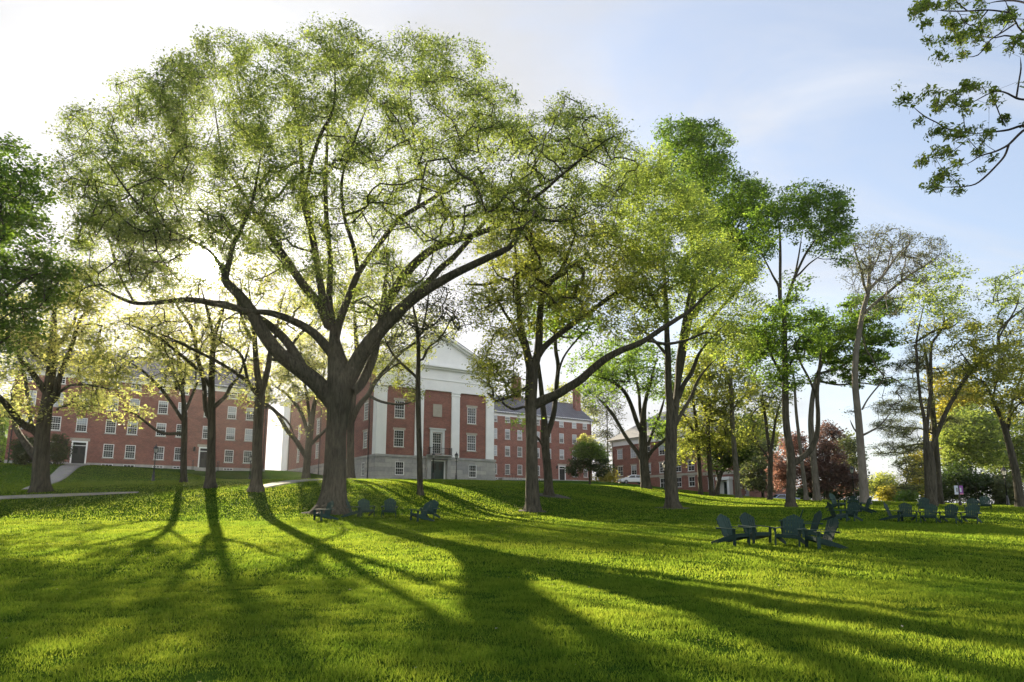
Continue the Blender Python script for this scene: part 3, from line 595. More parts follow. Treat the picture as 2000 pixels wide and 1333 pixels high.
T('ornamental_tree', 'small round green tree with golden top before the end of the far hall', 96.0, [
  ([(1152,944,6),(1152,930,5),(1151,900,4),(1150,870,3)], 0.0), ([(1151,912,3),(1135,895,2)], -1.0), ([(1151,905,3),(1168,888,2)], 1.0)],
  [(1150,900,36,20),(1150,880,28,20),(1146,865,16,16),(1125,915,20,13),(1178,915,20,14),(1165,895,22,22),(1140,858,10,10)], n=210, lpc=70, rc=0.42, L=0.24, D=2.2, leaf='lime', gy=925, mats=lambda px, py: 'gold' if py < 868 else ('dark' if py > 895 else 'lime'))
T('red_maple', 'rosy pink leaved tree behind the crooked trunk', 84.0, [([(1540,972,8),(1541,950,7),(1542,900,5),(1545,860,3)], 0.0), ([(1541,935,4),(1525,900,3)], 0.0)],
  [(1535,900,24,38),(1555,880,24,32),(1545,930,26,22),(1520,930,16,22)], n=150, lpc=52, rc=0.6, L=0.28, D=3, leaf='pink', gy=960)
T('red_maple', 'dark maroon leaved tree left of the tall smooth grey trunk', 82.0, [([(1616,976,10),(1616,950,8),(1618,900,6),(1615,850,3)], 0.0), ([(1617,930,5),(1640,900,3)], 1.0)],
  [(1612,895,30,28),(1640,932,30,22),(1600,930,30,26),(1615,850,22,24),(1660,945,22,16),(1590,900,20,30)], n=230, lpc=60, rc=0.6, L=0.28, D=3.2, leaf='red', gy=960)

# far trees and shrubs beyond the lawn
def far_tree(name, label, px, py, Y, blobs, leaf, n, L=0.42, lpc=46, rc=1.0, D=4, w=9, flat=0.7):
    top = min(b[1] for b in blobs); cx = sum(b[0] for b in blobs) / len(blobs)
    T(name, label, Y, [([(px, py, w), (px, py - 8, w * .8), (px + (cx - px) * .4, (py + top) / 2, w * .6), (cx, top + 4, w * .25)], 0.0)], blobs, n=n, lpc=lpc, rc=rc, L=L, D=D, leaf=leaf, gy=py - 6, group='trees and shrubs beyond the lawn', flat=flat)
far_tree('hedge_tree', 'bright green tree filling the gap at the left end of the left hall', 2, 905, 100, [(4,860,22,40),(0,815,18,30),(15,890,16,20)], 'lime', 90)
far_tree('shrub', 'dark shrub against the left hall left of the stout trunk', 48, 908, 76, [(50,872,20,16),(45,890,16,14)], 'dark', 70, L=0.24, rc=0.5, D=1.0, w=3)
far_tree('shrub', 'dark shrub against the left hall right of the stout trunk', 112, 909, 79, [(112,868,15,18),(118,885,14,14),(108,890,12,14)], 'dark', 70, L=0.24, rc=0.5, D=1.0, w=3)
far_tree('thin_far_tree', 'thin pale tree in the sky gap between the far hall and the right hall', 1188, 948, 150, [(1180,790,34,30),(1190,830,30,30),(1175,860,26,24),(1195,900,22,30),(1165,760,34,24),(1200,780,30,24)], 'thin', 200, lpc=30, L=0.34, w=5)
far_tree('far_tree', 'pale yellow tree behind the chimney end of the far hall', 1130, 935, 165, [(1125,800,30,24),(1150,815,26,22),(1100,770,30,20)], 'oak2', 110, lpc=34)
far_tree('yellow_shrub', 'bright yellow green shrub in the gap left of the right hall', 1186, 950, 128, [(1185,930,14,16),(1180,940,14,10)], 'yellow', 50, L=0.35, w=3, D=2)
far_tree('far_tree', 'green tree behind the low annex of the right hall', 1470, 975, 125, [(1465,850,36,40),(1490,880,30,34),(1470,910,34,30),(1500,830,26,40)], 'oak2', 200)
far_tree('far_pine', 'dark feathery pine between the porch and the pink tree', 1490, 975, 105, [(1485,900,26,16),(1480,925,30,14),(1490,945,32,12),(1488,875,18,14)], 'pine', 130, L=0.4, flat=0.4)
far_tree('far_tree', 'pale grey green tree beside the tall smooth trunk on its left', 1665, 975, 120, [(1660,890,24,22),(1655,920,24,22),(1668,945,20,18),(1650,870,18,16)], 'pine', 120)
far_tree('far_shrub', 'olive shrub low behind the maroon tree', 1635, 976, 95, [(1635,962,26,10),(1610,968,22,9),(1660,965,18,10)], 'dark', 80, L=0.36, rc=0.6, D=2, w=3)
far_tree('far_shrub', 'dark shrub between the twin grey stems', 1582, 976, 96, [(1580,955,22,16),(1570,965,18,10),(1590,940,14,16)], 'dark', 70, L=0.36, rc=0.6, D=2, w=3)
far_tree('far_tree', 'hazy pale green tree low in the open sky gap', 1718, 976, 150, [(1715,950,26,14),(1730,945,22,16),(1700,958,18,12)], 'oak2', 110, w=4)
far_tree('yellow_shrub', 'golden shrub in the open sky gap', 1742, 978, 110, [(1742,962,18,13),(1735,968,18,10),(1755,966,12,10)], 'yellow', 80, L=0.36, rc=0.7, D=2, w=3)
far_tree('lime_shrub', 'vivid lime green shrub left of the split trunked oak', 1774, 980, 88, [(1773,972,16,11),(1768,977,16,7),(1776,963,8,8)], 'lime', 60, L=0.3, rc=0.5, D=1.5, w=3)
far_tree('yellow_tree', 'tall golden tree glowing behind the pine', 1800, 982, 100, [(1790,940,22,26),(1800,960,20,18),(1860,745,40,24),(1880,780,40,30),(1850,800,36,26),(1800,910,24,24),(1845,860,30,30)], 'yellow', 260)
far_tree('leafy_tree', 'leafy green tree right of the split trunked oak', 1897, 985, 78, [(1885,850,45,34),(1920,880,40,30),(1870,890,34,26),(1895,820,34,24),(1930,850,30,28),(1860,860,24,24)], 'oak', 330, L=0.3, rc=0.7)
far_tree('far_tree', 'muted green tree between the leafy tree and the slanting trunk', 1945, 985, 100, [(1950,880,34,40),(1965,920,26,34),(1935,830,30,30),(2000,900,34,40),(2010,850,30,40)], 'oak', 260)
far_tree('dark_hedge', 'dark hedge behind the banner pole', 1890, 985, 74, [(1850,950,34,24),(1895,955,40,26),(1870,930,30,20),(1930,950,30,24),(1840,968,20,12)], 'dark', 280, L=0.26, rc=0.6, D=2.5, w=5)
far_tree('grey_shrub', 'greyish shrub by the lamp at the right edge', 1968, 987, 72, [(1965,955,24,24),(1975,970,22,14),(1955,972,18,12)], 'pine', 110, L=0.24, rc=0.5, D=2, w=4)

# Chairs: (px, py of the feet, Y, heading in degrees: 0 faces the camera, + turns to the right), label
G1, G2, G3, G4 = 'chairs in a half circle by the huge oak', 'nearest ring of chairs on the right', 'second ring of chairs near the tall smooth trunk', 'far row of chairs on the right'
CHAIRS = [
 (634,1017,33.5,-62,'dark green slatted chair at the foot of the huge oak, facing left',G1),
 (690,1011,36.2,78,'dark green slatted chair tucked against the huge trunk, seen side on facing right',G1),
 (714,1010,35.6,16,'dark green slatted chair just right of the huge trunk, facing forward',G1),
 (760,1010,35.6,-4,'dark green slatted chair alone in the middle of the half circle',G1),
 (822,1019,33.4,-62,'front one of two overlapping green chairs facing left at the end of the half circle',G1),
 (840,1014,35.2,-22,'rear one of two overlapping green chairs at the end of the half circle',G1),
 (1430,1064,21.9,52,'dark green chair at the left end of the nearest ring, facing right',G2),
 (1472,1062,22.6,44,'dark green chair second from left in the nearest ring, facing right',G2),
 (1545,1067,21.4,-16,'dark green chair in the nearest ring turned squarely to the front, with full fan back',G2),
 (1610,1072,20.9,-60,'large green chair with sunlit slats at the right end of the nearest ring, facing left',G2),
 (1583,1051,24.2,-68,'green chair with pale lit slats partly hidden behind the front facing one',G2),
 (1551,1047,25.4,-92,'mostly hidden green chair at the back of the nearest ring',G2),
 (1634,1019,34.2,112,'near black chair seen from behind, tilted left in the second ring',G3),
 (1662,1018,34.6,-26,'blue green chair in the second ring facing front, slightly left',G3),
 (1634,993,44.0,58,'small far chair at the back left of the second ring',G3),
 (1669,999,42.0,172,'dark chair of the second ring showing its back, between its neighbours',G3),
 (1689,1001,41.2,-112,'dark chair leaning right at the foot of the tall smooth trunk',G3),
 (1744,1019,36.0,76,'side on chair at the left end of the far row, facing right',G4),
 (1772,1019,36.0,12,'second chair of the far row, fan back towards its seat and facing front',G4),
 (1806,1002,43.0,4,'chair half hidden behind the middle of the far row',G4),
 (1817,1021,35.6,-12,'third chair of the far row, just right of the split trunk',G4),
 (1857,1022,35.4,-16,'fourth chair of the far row, below the banner pole',G4),
 (1898,1023,35.2,-14,'rightmost chair of the far row',G4),
 (1900,1004,42.0,-6,'chair whose back top shows above the rightmost chair of the far row',G4),
 (1925,996,48.0,2,'tiny lone chair farthest right and farthest away, by the hedge',G4),
]
LAMPS = [
 (299,940,66.0,'black lamp post alone on the slope before the left hall'),
 (487,943,86.0,'lamp post with brightly glowing white lantern peeking out left of the pale forked trunk'),
 (891,938,86.2,'black lamp post right of the green portico door'),
 (846,938,86.4,'black lamp post left of the green portico door, partly behind the slender trunk'),
 (1299,960,80.0,'lamp post almost hidden by the twin stemmed trunk before the right hall'),
 (1669,979,68.0,'thin dark lamp post between the maroon tree and the tall smooth trunk'),
 (1969,988,62.0,'lamp post before the greyish shrub at the right edge'),
]
BANNER = (1876, 989, 58.0)

# ------------------------------------------------------------------ terrain through all those feet
ctrl = []
for nm, lb, Y, limbs, blobs, k in TREES:
    b = limbs[0][0][0]
    if -50 < b[0] < 2010 and Y < 80: ctrl.append(at(b[0], b[1], Y))
for c in CHAIRS: ctrl.append(at(c[0], c[1], c[2]))
for l in LAMPS: ctrl.append(at(l[0], l[1], l[2]))
ctrl.append(at(*BANNER))
ctrl += [np.array(p, float) for p in [
  (0, 0, 0.0), (-4, 6, 0.08), (4, 6, 0.08), (-32, 41.5, 2.72), (-22, 41.5, 2.72), (-16, 42, 2.7), (-11, 42.5, 2.55), (-36, 37.5, 1.9), (-20, 37, 1.65), (0, 12, 0.25), (-12, 14, 0.3), (12, 14, 0.3), (-10, 22, 0.65), (-20, 30, 1.0), (25, 22, 0.55), (0, -25, -0.3), (-40, -25, 0), (40, -25, 0), (-40, 15, 0.6), (45, 20, 0.4),
  (-58.9, 80, 7.5), (-46, 88.5, 7.55), (-34.4, 96.2, 7.6), (-17.4, 88, 5.98), (-9.9, 92.9, 6.0), (-2.4, 97.9, 6.1), (-26, 101, 7.0), (-42, 125, 9.2), (-50, 115, 9.3), (-40, 105, 8.3),
  (15.9, 137, 7.95), (-3.2, 124.7, 7.8), (5, 131, 7.9), (19.8, 136, 7.2), (25.8, 127, 6.6), (31.8, 117.8, 4.9), (36.5, 110.5, 4.5), (8, 105, 6.3), (15, 112, 6.8), (24, 112, 6.0),
  (-38, 80, 6.2), (-50, 70, 5.9), (-25, 75, 5.3), (10, 85, 5.0), (20, 85, 4.7), (30, 95, 4.0), (45, 95, 2.6), (60, 90, 2.0), (80, 80, 1.9), (60, 120, 1.9), (90, 130, 1.6), (110, 60, 1.8),
  (-80, 60, 5.0), (-100, 90, 6.5), (-90, 20, 1.5), (100, 10, 0.4), (-70, 140, 6.5), (-40, 160, 6.0), (0, 175, 6.5), (40, 170, 4.0), (-70, 200, 1.0), (0, 220, 2.0), (80, 200, 0.5), (-150, 150, 1.0)]]
ctrl = np.array(ctrl)
SC = 40.0
def _tps(r2): return 0.5 * r2 * np.log(np.maximum(r2, 1e-12))
_n = len(ctrl); _X = ctrl[:, :2] / SC
_K = _tps(((_X[:, None] - _X[None]) ** 2).sum(-1)) + np.eye(_n) * 0.0012
_Pm = np.c_[np.ones(_n), _X]
_S = np.block([[_K, _Pm], [_Pm.T, np.zeros((3, 3))]])
_W = np.linalg.solve(_S, np.r_[ctrl[:, 2], np.zeros(3)])
def height(x, y):
    x = np.atleast_1d(np.asarray(x, float)); y = np.atleast_1d(np.asarray(y, float))
    out = np.empty(x.shape)
    xf, yf, of = x.ravel(), y.ravel(), out.ravel()
    for s in range(0, len(xf), 20000):
        q = np.c_[xf[s:s + 20000], yf[s:s + 20000]]; qs = q / SC
        z = _tps(((qs[:, None] - _X[None]) ** 2).sum(-1)) @ _W[:_n] + _W[_n] + qs @ _W[_n + 1:]
        z = np.clip(z, -2.0, 10.0)
        rr = np.hypot(q[:, 0], q[:, 1] - 60)
        t = np.clip((rr - 130) / 90, 0, 1); t = t * t * (3 - 2 * t)
        z = z * (1 - t) + (-1.0) * t
        near = np.exp(-(np.hypot(q[:, 0], q[:, 1]) / 45) ** 2)
        z = z + near * 0.022 * (np.sin(q[:, 0] * 2.1 + np.sin(q[:, 1] * 1.3)) * np.sin(q[:, 1] * 1.7 + 0.6 * np.sin(q[:, 0] * 0.9)) + 0.6 * np.sin(q[:, 0] * 4.7 + q[:, 1] * 3.1) * np.sin(q[:, 1] * 5.3 - q[:, 0] * 1.9))
        of[s:s + 20000] = z
    return of.reshape(x.shape)
def hz(x, y): return float(height([x], [y])[0])
def ground_at(px, py, Y):
    p = at(px, py, Y); return Vector((p[0], p[1], hz(p[0], p[1])))

def axis(a, b, step, far, grow=1.22):
    c = list(np.arange(a, b + 1e-6, step)); s = step
    lo, hi = [], []; v = a
    while v > -far: s *= grow; v -= s; lo.append(v)
    s = step; v = b
    while v < far: s *= grow; v += s; hi.append(v)
    return np.array(lo[::-1] + c + hi)
gx, gy_ = axis(-70, 70, 0.9, 330), axis(-8, 140, 0.9, 330)
gx = gx[np.abs(gx) < 420]; gy_ = gy_[np.abs(gy_) < 420]
near_y = np.arange(4, 30, 0.3)
gy_ = np.unique(np.round(np.concatenate([gy_, near_y]), 3))
XX, YY = np.meshgrid(gx, gy_); ZZ = height(XX, YY)
nx, ny = len(gx), len(gy_)
idx = np.arange(nx * ny).reshape(ny, nx)
quads = np.stack([idx[:-1, :-1], idx[:-1, 1:], idx[1:, 1:], idx[1:, :-1]], -1).reshape(-1, 4)
def lawn_mat():
    m, nt, out = new_mat('mown_lawn')
    p = nt.nodes.new('ShaderNodeBsdfPrincipled'); p.inputs['Roughness'].default_value = 0.9; p.inputs['Specular IOR Level'].default_value = 0.0
    v = _pos(nt)
    n1 = _noise(nt, v, 0.35, 5, 0.6); n2 = _noise(nt, v, 9.0, 5, 0.7); n3 = _noise(nt, v, 45.0, 3, 0.7)
    c = _ramp(nt, n1, [(0.3, (0.026, 0.062, 0.009)), (0.55, (0.038, 0.082, 0.012)), (0.75, (0.058, 0.100, 0.017))])
    c = _mix(nt, 0.8, c, _ramp(nt, n2, [(0.32, (0.55, 0.6, 0.6)), (0.62, (1.25, 1.2, 1.1))]), 'MULTIPLY')
    c = _mix(nt, 0.6, c, _ramp(nt, n3, [(0.3, (0.6, 0.65, 0.6)), (0.7, (1.3, 1.25, 1.1))]), 'MULTIPLY')
    nt.links.new(c, p.inputs['Base Color'])
    t = nt.nodes.new('ShaderNodeMath'); t.operation = 'ADD'; nt.links.new(n2, t.inputs[0]); nt.links.new(n3, t.inputs[1])
    bp = _bump(nt, t.outputs[0], 0.9, 0.07)
    nt.links.new(bp, p.inputs['Normal'])
    tr = nt.nodes.new('ShaderNodeBsdfTranslucent'); nt.links.new(c, tr.inputs[0])
    nt.links.new(p.outputs[0], out.inputs[0]); return m
ground = link('lawn', np_mesh('lawn', np.c_[XX.ravel(), YY.ravel(), ZZ.ravel()], quads, True), lawn_mat())
tag(ground, 'mown green lawn rising to a low hill', 'lawn', kind='structure')
# ------------------------------------------------------------------ trees
def catmull(P, n_sub):
    P = np.asarray(P, float); out = []
    Q = np.vstack([2 * P[0] - P[1], P, 2 * P[-1] - P[-2]])
    for i in range(1, len(Q) - 2):
        p0, p1, p2, p3 = Q[i - 1], Q[i], Q[i + 1], Q[i + 2]
        m = max(1, n_sub(p1, p2))
        for k in range(m):
            t = k / m
            out.append(0.5 * ((2 * p1) + (p2 - p0) * t + (2 * p0 - 5 * p1 + 4 * p2 - p3) * t * t + (3 * p1 - p0 - 3 * p2 + p3) * t ** 3))
    out.append(P[-1]); return np.array(out)

class Tubes:
    def __init__(self): self.V, self.F, self.n = [], [], 0
    def add(self, pts, rad, sides, flare=None, lump=0.0):
        pts = np.asarray(pts, float); rad = np.asarray(rad, float); m = len(pts)
        if m < 2: return
        t = np.gradient(pts, axis=0); t /= np.linalg.norm(t, axis=1, keepdims=True) + 1e-9
        ref = np.array([0.31, 0.87, 0.12]); ref = ref - 0
        a = np.cross(t, ref); bad = np.linalg.norm(a, axis=1) < 0.15
        a[bad] = np.cross(t[bad], np.array([0.9, 0.1, 0.4])); a /= np.linalg.norm(a, axis=1, keepdims=True)
        b = np.cross(t, a)
        th = np.arange(sides) * 2 * np.pi / sides
        rr = np.repeat(rad[:, None], sides, 1)
        if lump:
            ph = rng.random(4) * 6.28; s = np.arange(m)[:, None] * 0.22
            rr = rr * (1 + lump * (np.sin(3 * th[None] + ph[0] + s * .7) + 0.7 * np.sin(5 * th[None] + ph[1] - s * .4) + 0.5 * np.sin(2 * th[None] + ph[2] + s)))
        if flare is not None:
            h = np.maximum(0, pts[:, 2] - pts[0, 2] - 0.1)[:, None]; ph = rng.random(3) * 6.28
            rr = rr * (1 + flare * np.exp(-h / 0.35) * (0.55 * np.sin(5 * th[None] + ph[0]) + 0.4 * np.sin(3 * th[None] + ph[1]) + 0.25 * np.sin(8 * th[None] + ph[2])) + 0.035 * np.sin(9 * th[None] + ph[2]))
        ring = pts[:, None] + rr[..., None] * (np.cos(th)[None, :, None] * a[:, None] + np.sin(th)[None, :, None] * b[:, None])
        i = np.arange(m * sides).reshape(m, sides) + self.n; j = np.roll(i, -1, 1)
        self.V.append(ring.reshape(-1, 3)); self.F.append(np.stack([i[:-1], j[:-1], j[1:], i[1:]], -1).reshape(-1, 4)); self.n += m * sides
        self.V.append((pts[-1] + t[-1] * rad[-1])[None]); e = self.n; self.n += 1
        self.F.append(np.stack([i[-1], j[-1], np.full(sides, e), np.full(sides, e)], -1))
    def mesh(self, name):
        V = np.vstack(self.V); F = np.vstack(self.F)
        tri = F[:, 2] == F[:, 3]
        me = bpy.data.meshes.new(name)
        q, t3 = F[~tri], F[tri][:, :3]
        loops = np.concatenate([q.ravel(), t3.ravel()]).astype(np.int32)
        starts = np.concatenate([np.arange(len(q)) * 4, len(q) * 4 + np.arange(len(t3)) * 3]).astype(np.int32)
        me.vertices.add(len(V)); me.vertices.foreach_set('co', V.astype(np.float32).ravel())
        me.loops.add(len(loops)); me.loops.foreach_set('vertex_index', loops)
        me.polygons.add(len(starts)); me.polygons.foreach_set('loop_start', starts)
        me.update(calc_edges=True); me.polygons.foreach_set('use_smooth', np.ones(len(starts), dtype=bool))
        return me

def leaf_quads(C, L, aspect, up=0.5, lvar=0.35, droop=0.0):
    """one small folded leaf (two triangles as a kite) per centre"""
    n = len(C)
    nrm = rng.normal(size=(n, 3)); nrm /= np.linalg.norm(nrm, axis=1, keepdims=True); nrm[:, 2] = np.abs(nrm[:, 2]) + up
    nrm /= np.linalg.norm(nrm, axis=1, keepdims=True)
    a = np.cross(nrm, rng.normal(size=(n, 3))); a /= np.linalg.norm(a, axis=1, keepdims=True) + 1e-9
    if droop: a[:, 2] -= droop; a /= np.linalg.norm(a, axis=1, keepdims=True)
    b = np.cross(nrm, a)
    l = L * (1 + lvar * rng.normal(size=(n, 1))).clip(0.45, 1.8); w = l * aspect
    fold = nrm * l * 0.12
    V = np.stack([C - a * l * .5, C - b * w * .5 + a * l * .06 + fold, C + a * l * .5, C + b * w * .5 + a * l * .06 + fold], 1)
    return V.reshape(-1, 3)

N_LEAVES = 0
def build_tree(name, label, Y, limbs, blobs, n=300, lpc=40, rc=0.6, L=0.2, D=5.0, leaf='oak', gy=800, flat=0.7, bark='bark', mats=None, group=None, aspect=0.55, thinleaf=None, step=0.8, category=None, droop=0.0, rtip=0.013, ws=0.86, catkins=False):
    global N_LEAVES
    if thinleaf: aspect = thinleaf
    P3, rad, par, el = [], [], [], []
    tips_px = []
    tubes = Tubes()
    P2 = np.zeros((0, 2)); dYs = np.zeros(0)
    bx, by, _ = limbs[0][0][0]
    base = at(bx, by, Y)
    for li, (pts, dY1) in enumerate(limbs):
        c = catmull(pts, lambda p, q: int(np.hypot(*(q - p)[:2]) / 11) + 1)
        px = c[:, :2]; w = np.maximum(c[:, 2] * ws, 1.0)
        if li == 0: dY0 = 0.0
        else: dY0 = dYs[np.argmin(((P2 - px[0]) ** 2).sum(1))]
        s = np.r_[0, np.cumsum(np.hypot(*np.diff(px, axis=0).T))]; s /= s[-1]
        dy = dY0 + (dY1 - dY0 if li else dY1) * s ** 1.3
        if li and len(c) > 4:                       # small wander in depth so that limbs are not planar
            dy = dy + 0.25 * np.sin(s * 9 + li * 1.7) * s
        W = np.array([at(p[0], p[1], Y + d) for p, d in zip(px, dy)])
        fw = np.array([0, math.cos(PITCH), math.sin(PITCH)]); dep = (W - np.array([0, 0, EYE])) @ fw
        tap = 1 - 0.75 * np.clip((s - 0.78) / 0.22, 0, 1) ** 1.3
        r = w / 2 / FOC * dep * W[:, 1] / np.hypot(W[:, 0], W[:, 1]) * tap * 0.96
        if li == 0:
            W[0, 2] -= 0.35; 
        tips_px.append((px[-1][0], px[-1][1], dy[-1]))
        i0 = len(P3)
        pi = -1 if li == 0 else int(np.argmin(((P2 - px[0]) ** 2).sum(1)))
        P2 = np.vstack([P2, px]); dYs = np.r_[dYs, dy]
        for k in range(len(W)):
            P3.append(W[k]); rad.append(r[k]); par.append(pi if k == 0 else i0 + k - 1); el.append(px[k, 1] < gy and r[k] < 0.30 * Y / 40 + 0.05)
        big = r.max()
        tubes.add(W, r, 22 if li == 0 and Y < 70 else (14 if big > 0.15 else 8), flare=(0.42 if li == 0 and Y < 72 else None), lump=0.05 if big > .1 else 0.0)
    nl = len(P3)
    TIPS = np.array(tips_px)
    # crown points
    B = np.array([(b + (1.0,))[:5] for b in blobs], float)
    wt = B[:, 2] * B[:, 3] * B[:, 4]; wt = wt / wt.sum()
    bi = rng.choice(len(B), n, p=wt)
    ang = rng.random(n) * 2 * np.pi; q = np.sqrt(rng.random(n)) ** 0.9
    ax_ = B[bi, 0] + B[bi, 2] * q * np.cos(ang); ay_ = B[bi, 1] + B[bi, 3] * q * np.sin(ang)
    cx, cy = (B[:, 0] * wt).sum(), (B[:, 1] * wt).sum()
    ex = max((np.abs(B[:, 0] - cx) + B[:, 2]).max(), 10); ey = max((np.abs(B[:, 1] - cy) + B[:, 3]).max(), 10)
    e = ((ax_ - cx) / ex) ** 2 + ((ay_ - cy) / ey) ** 2
    dd = (rng.random(n) * 2 - 1) * D * np.sqrt(np.clip(1 - 0.75 * e, 0.12, 1))
    k_ = 3; tx = np.repeat(TIPS, k_, 0); sp = min(700.0 / Y, 20.0)
    ax_ = np.r_[ax_, tx[:, 0] + rng.normal(size=len(tx)) * sp]; ay_ = np.r_[ay_, tx[:, 1] - np.abs(rng.normal(size=len(tx))) * sp * .7]; dd = np.r_[dd, tx[:, 2] + rng.normal(size=len(tx)) * .4]
    n = len(ax_)
    A = np.array([at(x, y, Y + d) for x, y, d in zip(ax_, ay_, dd)])
    gz = height(A[:, 0], A[:, 1]); A[:, 2] = np.maximum(A[:, 2], gz + 0.15)
    # grow branches to the crown points, nearest first
    P = np.zeros((nl + n * 8, 3)); P[:nl] = P3
    parent = list(par); cnt = nl
    E = np.array(el); 
    if not E.any(): E[:] = True
    idxE = np.where(E)[0]
    best = np.full(n, 1e9); near = np.zeros(n, int)
    for s0 in range(0, len(idxE), 64):
        ii = idxE[s0:s0 + 64]
        d2 = ((A[:, None] - P[ii][None]) ** 2).sum(-1); k = d2.argmin(1); v = d2[np.arange(n), k]
        u = v < best; best[u] = v[u]; near[u] = ii[k[u]]
    alive = np.ones(n, bool); tips = np.zeros(n, int)
    for _ in range(n):
        j = int(np.argmin(np.where(alive, best, 1e18)))
        p = P[near[j]]; a = A[j]; d = math.sqrt(best[j]) + 1e-6
        g = parent[near[j]]; pd = p - P[g] if g >= 0 else np.array([0, 0, 1.0]); pd = pd / (np.linalg.norm(pd) + 1e-9)
        m = min(7, max(1, int(math.ceil(d / step))))
        ctl = p + (a - p) * 0.45 + pd * d * 0.07 + rng.normal(size=3) * d * 0.09 + np.array([0, 0, -0.03 * d])
        last = near[j]; new = []
        for k in range(1, m + 1):
            t = k / m; x = (1 - t) ** 2 * p + 2 * t * (1 - t) * ctl + t * t * a
            if k < m: x = x + rng.normal(size=3) * 0.04 * min(1, d)
            P[cnt] = x; parent.append(last); last = cnt; new.append(cnt); cnt += 1
        tips[j] = last; alive[j] = False
        rem = np.where(alive)[0]
        if len(rem):
            d2 = ((A[rem][:, None] - P[new][None]) ** 2).sum(-1); k = d2.argmin(1); v = d2[np.arange(len(rem)), k]
            u = v < best[rem]; best[rem[u]] = v[u]; near[rem[u]] = np.array(new)[k[u]]
    parent = np.array(parent[:cnt])
    load = np.zeros(cnt); kids = [[] for _ in range(cnt)]
    for j in tips: load[j] += 1
    for i in range(cnt - 1, nl - 1, -1):
        load[parent[i]] += load[i]; kids[parent[i]].append(i)
    sc_ = Y / 40 * 0.5 + 0.5
    rr = np.zeros(cnt); rr[:nl] = rad
    rr[nl:] = rtip * sc_ * np.maximum(load[nl:], 1) ** 0.5
    for i in range(nl, cnt):
        rr[i] = min(rr[i], rr[parent[i]] * (0.8 if parent[i] < nl else 0.98))
    heads = []
    for i in range(nl, cnt):
        pa = parent[i]
        if pa < nl or max(kids[pa], key=lambda k: load[k]) != i: heads.append(i)
    for h in heads:
        ch = [parent[h], h]
        while kids[ch[-1]]:
            ch.append(max(kids[ch[-1]], key=lambda k: load[k]))
        r = rr[ch].copy(); r[0] = min(r[0], r[1] * 1.25)
        tubes.add(P[ch], r, 7 if r[0] > 0.07 else (5 if r[0] > 0.035 else 3))
    # leaves
    cnts = rng.poisson(lpc * (0.35 + 1.3 * rng.random(n)))
    src = np.repeat(np.arange(n), cnts)
    off = rng.normal(size=(len(src), 3)); off /= np.linalg.norm(off, axis=1, keepdims=True)
    off *= (rng.random(len(src)) ** 0.5)[:, None] * 1.75 * rc * np.array([1, 1, flat]) * (0.7 + 0.6 * rng.random(n))[src][:, None]
    C = A[src] + off
    gz = height(C[:, 0], C[:, 1]); C[:, 2] = np.maximum(C[:, 2], gz + 0.08)
    root = empty(name, (base[0], base[1], hz(base[0], base[1])))
    tag(root, label, category or ('shrub' if 'shrub' in name or 'hedge' in name else 'tree'), group)
    # fine twigs out to some of the leaves
    tw = np.where(rng.random(len(src)) < 0.10)[0]
    for i in tw:
        a = A[src[i]]; b = C[i]
        tubes.add(np.array([a, (a + b) / 2 + rng.normal(size=3) * 0.03, b]), np.array([.007, .005, .003]) * sc_, 3)
    o = link('trunk', tubes.mesh('trunk'), M[bark]); o.parent = root; o.matrix_parent_inverse = Matrix.Translation(-Vector(root.location))
    V = leaf_quads(C, L, aspect, droop=droop)
    Q = np.arange(len(V), dtype=np.int32).reshape(-1, 4); N_LEAVES += len(Q)
    me = np_mesh('crown', V, Q)
    if mats:
        names = []
        for b in src:
            nm = mats(ax_[b], ay_[b])
            if nm not in names: names.append(nm)
        mi = np.array([names.index(mats(ax_[b], ay_[b])) for b in range(n)])[src] if True else None
        for nm in names: me.materials.append(LM[nm])
        me.polygons.foreach_set('material_index', mi.astype(np.int32))
        o = bpy.data.objects.new('crown', me); col.objects.link(o); o.parent = root
    else:
        o = link('crown', me, LM[leaf], root)
    o.matrix_parent_inverse = Matrix.Translation(-Vector(root.location))
    if catkins:
        k = np.repeat(np.arange(n), 5); c0 = A[k] + rng.normal(size=(len(k), 3)) * rc * .6; ln = .07 + .07 * rng.random(len(k)); th = rng.random(len(k)) * 6.28
        s_ = np.c_[np.cos(th), np.sin(th), np.zeros(len(k))] * .0042; dn = np.c_[rng.normal(size=(len(k), 2)) * .012, -ln]
        V = np.stack([c0 - s_, c0 + s_, c0 + dn + s_ * .6, c0 + dn - s_ * .6], 1).reshape(-1, 3)
        o = link('catkins', np_mesh('catkins', V, np.arange(len(V), dtype=np.int32).reshape(-1, 4)), LM['catkin'], root); o.matrix_parent_inverse = Matrix.Translation(-Vector(root.location)); o['kind'] = 'stuff'
    return root
for nm, lb, Y, limbs, blobs, k in TREES:
    build_tree(nm, lb, Y, limbs, blobs, **k)
print('leaves', N_LEAVES)

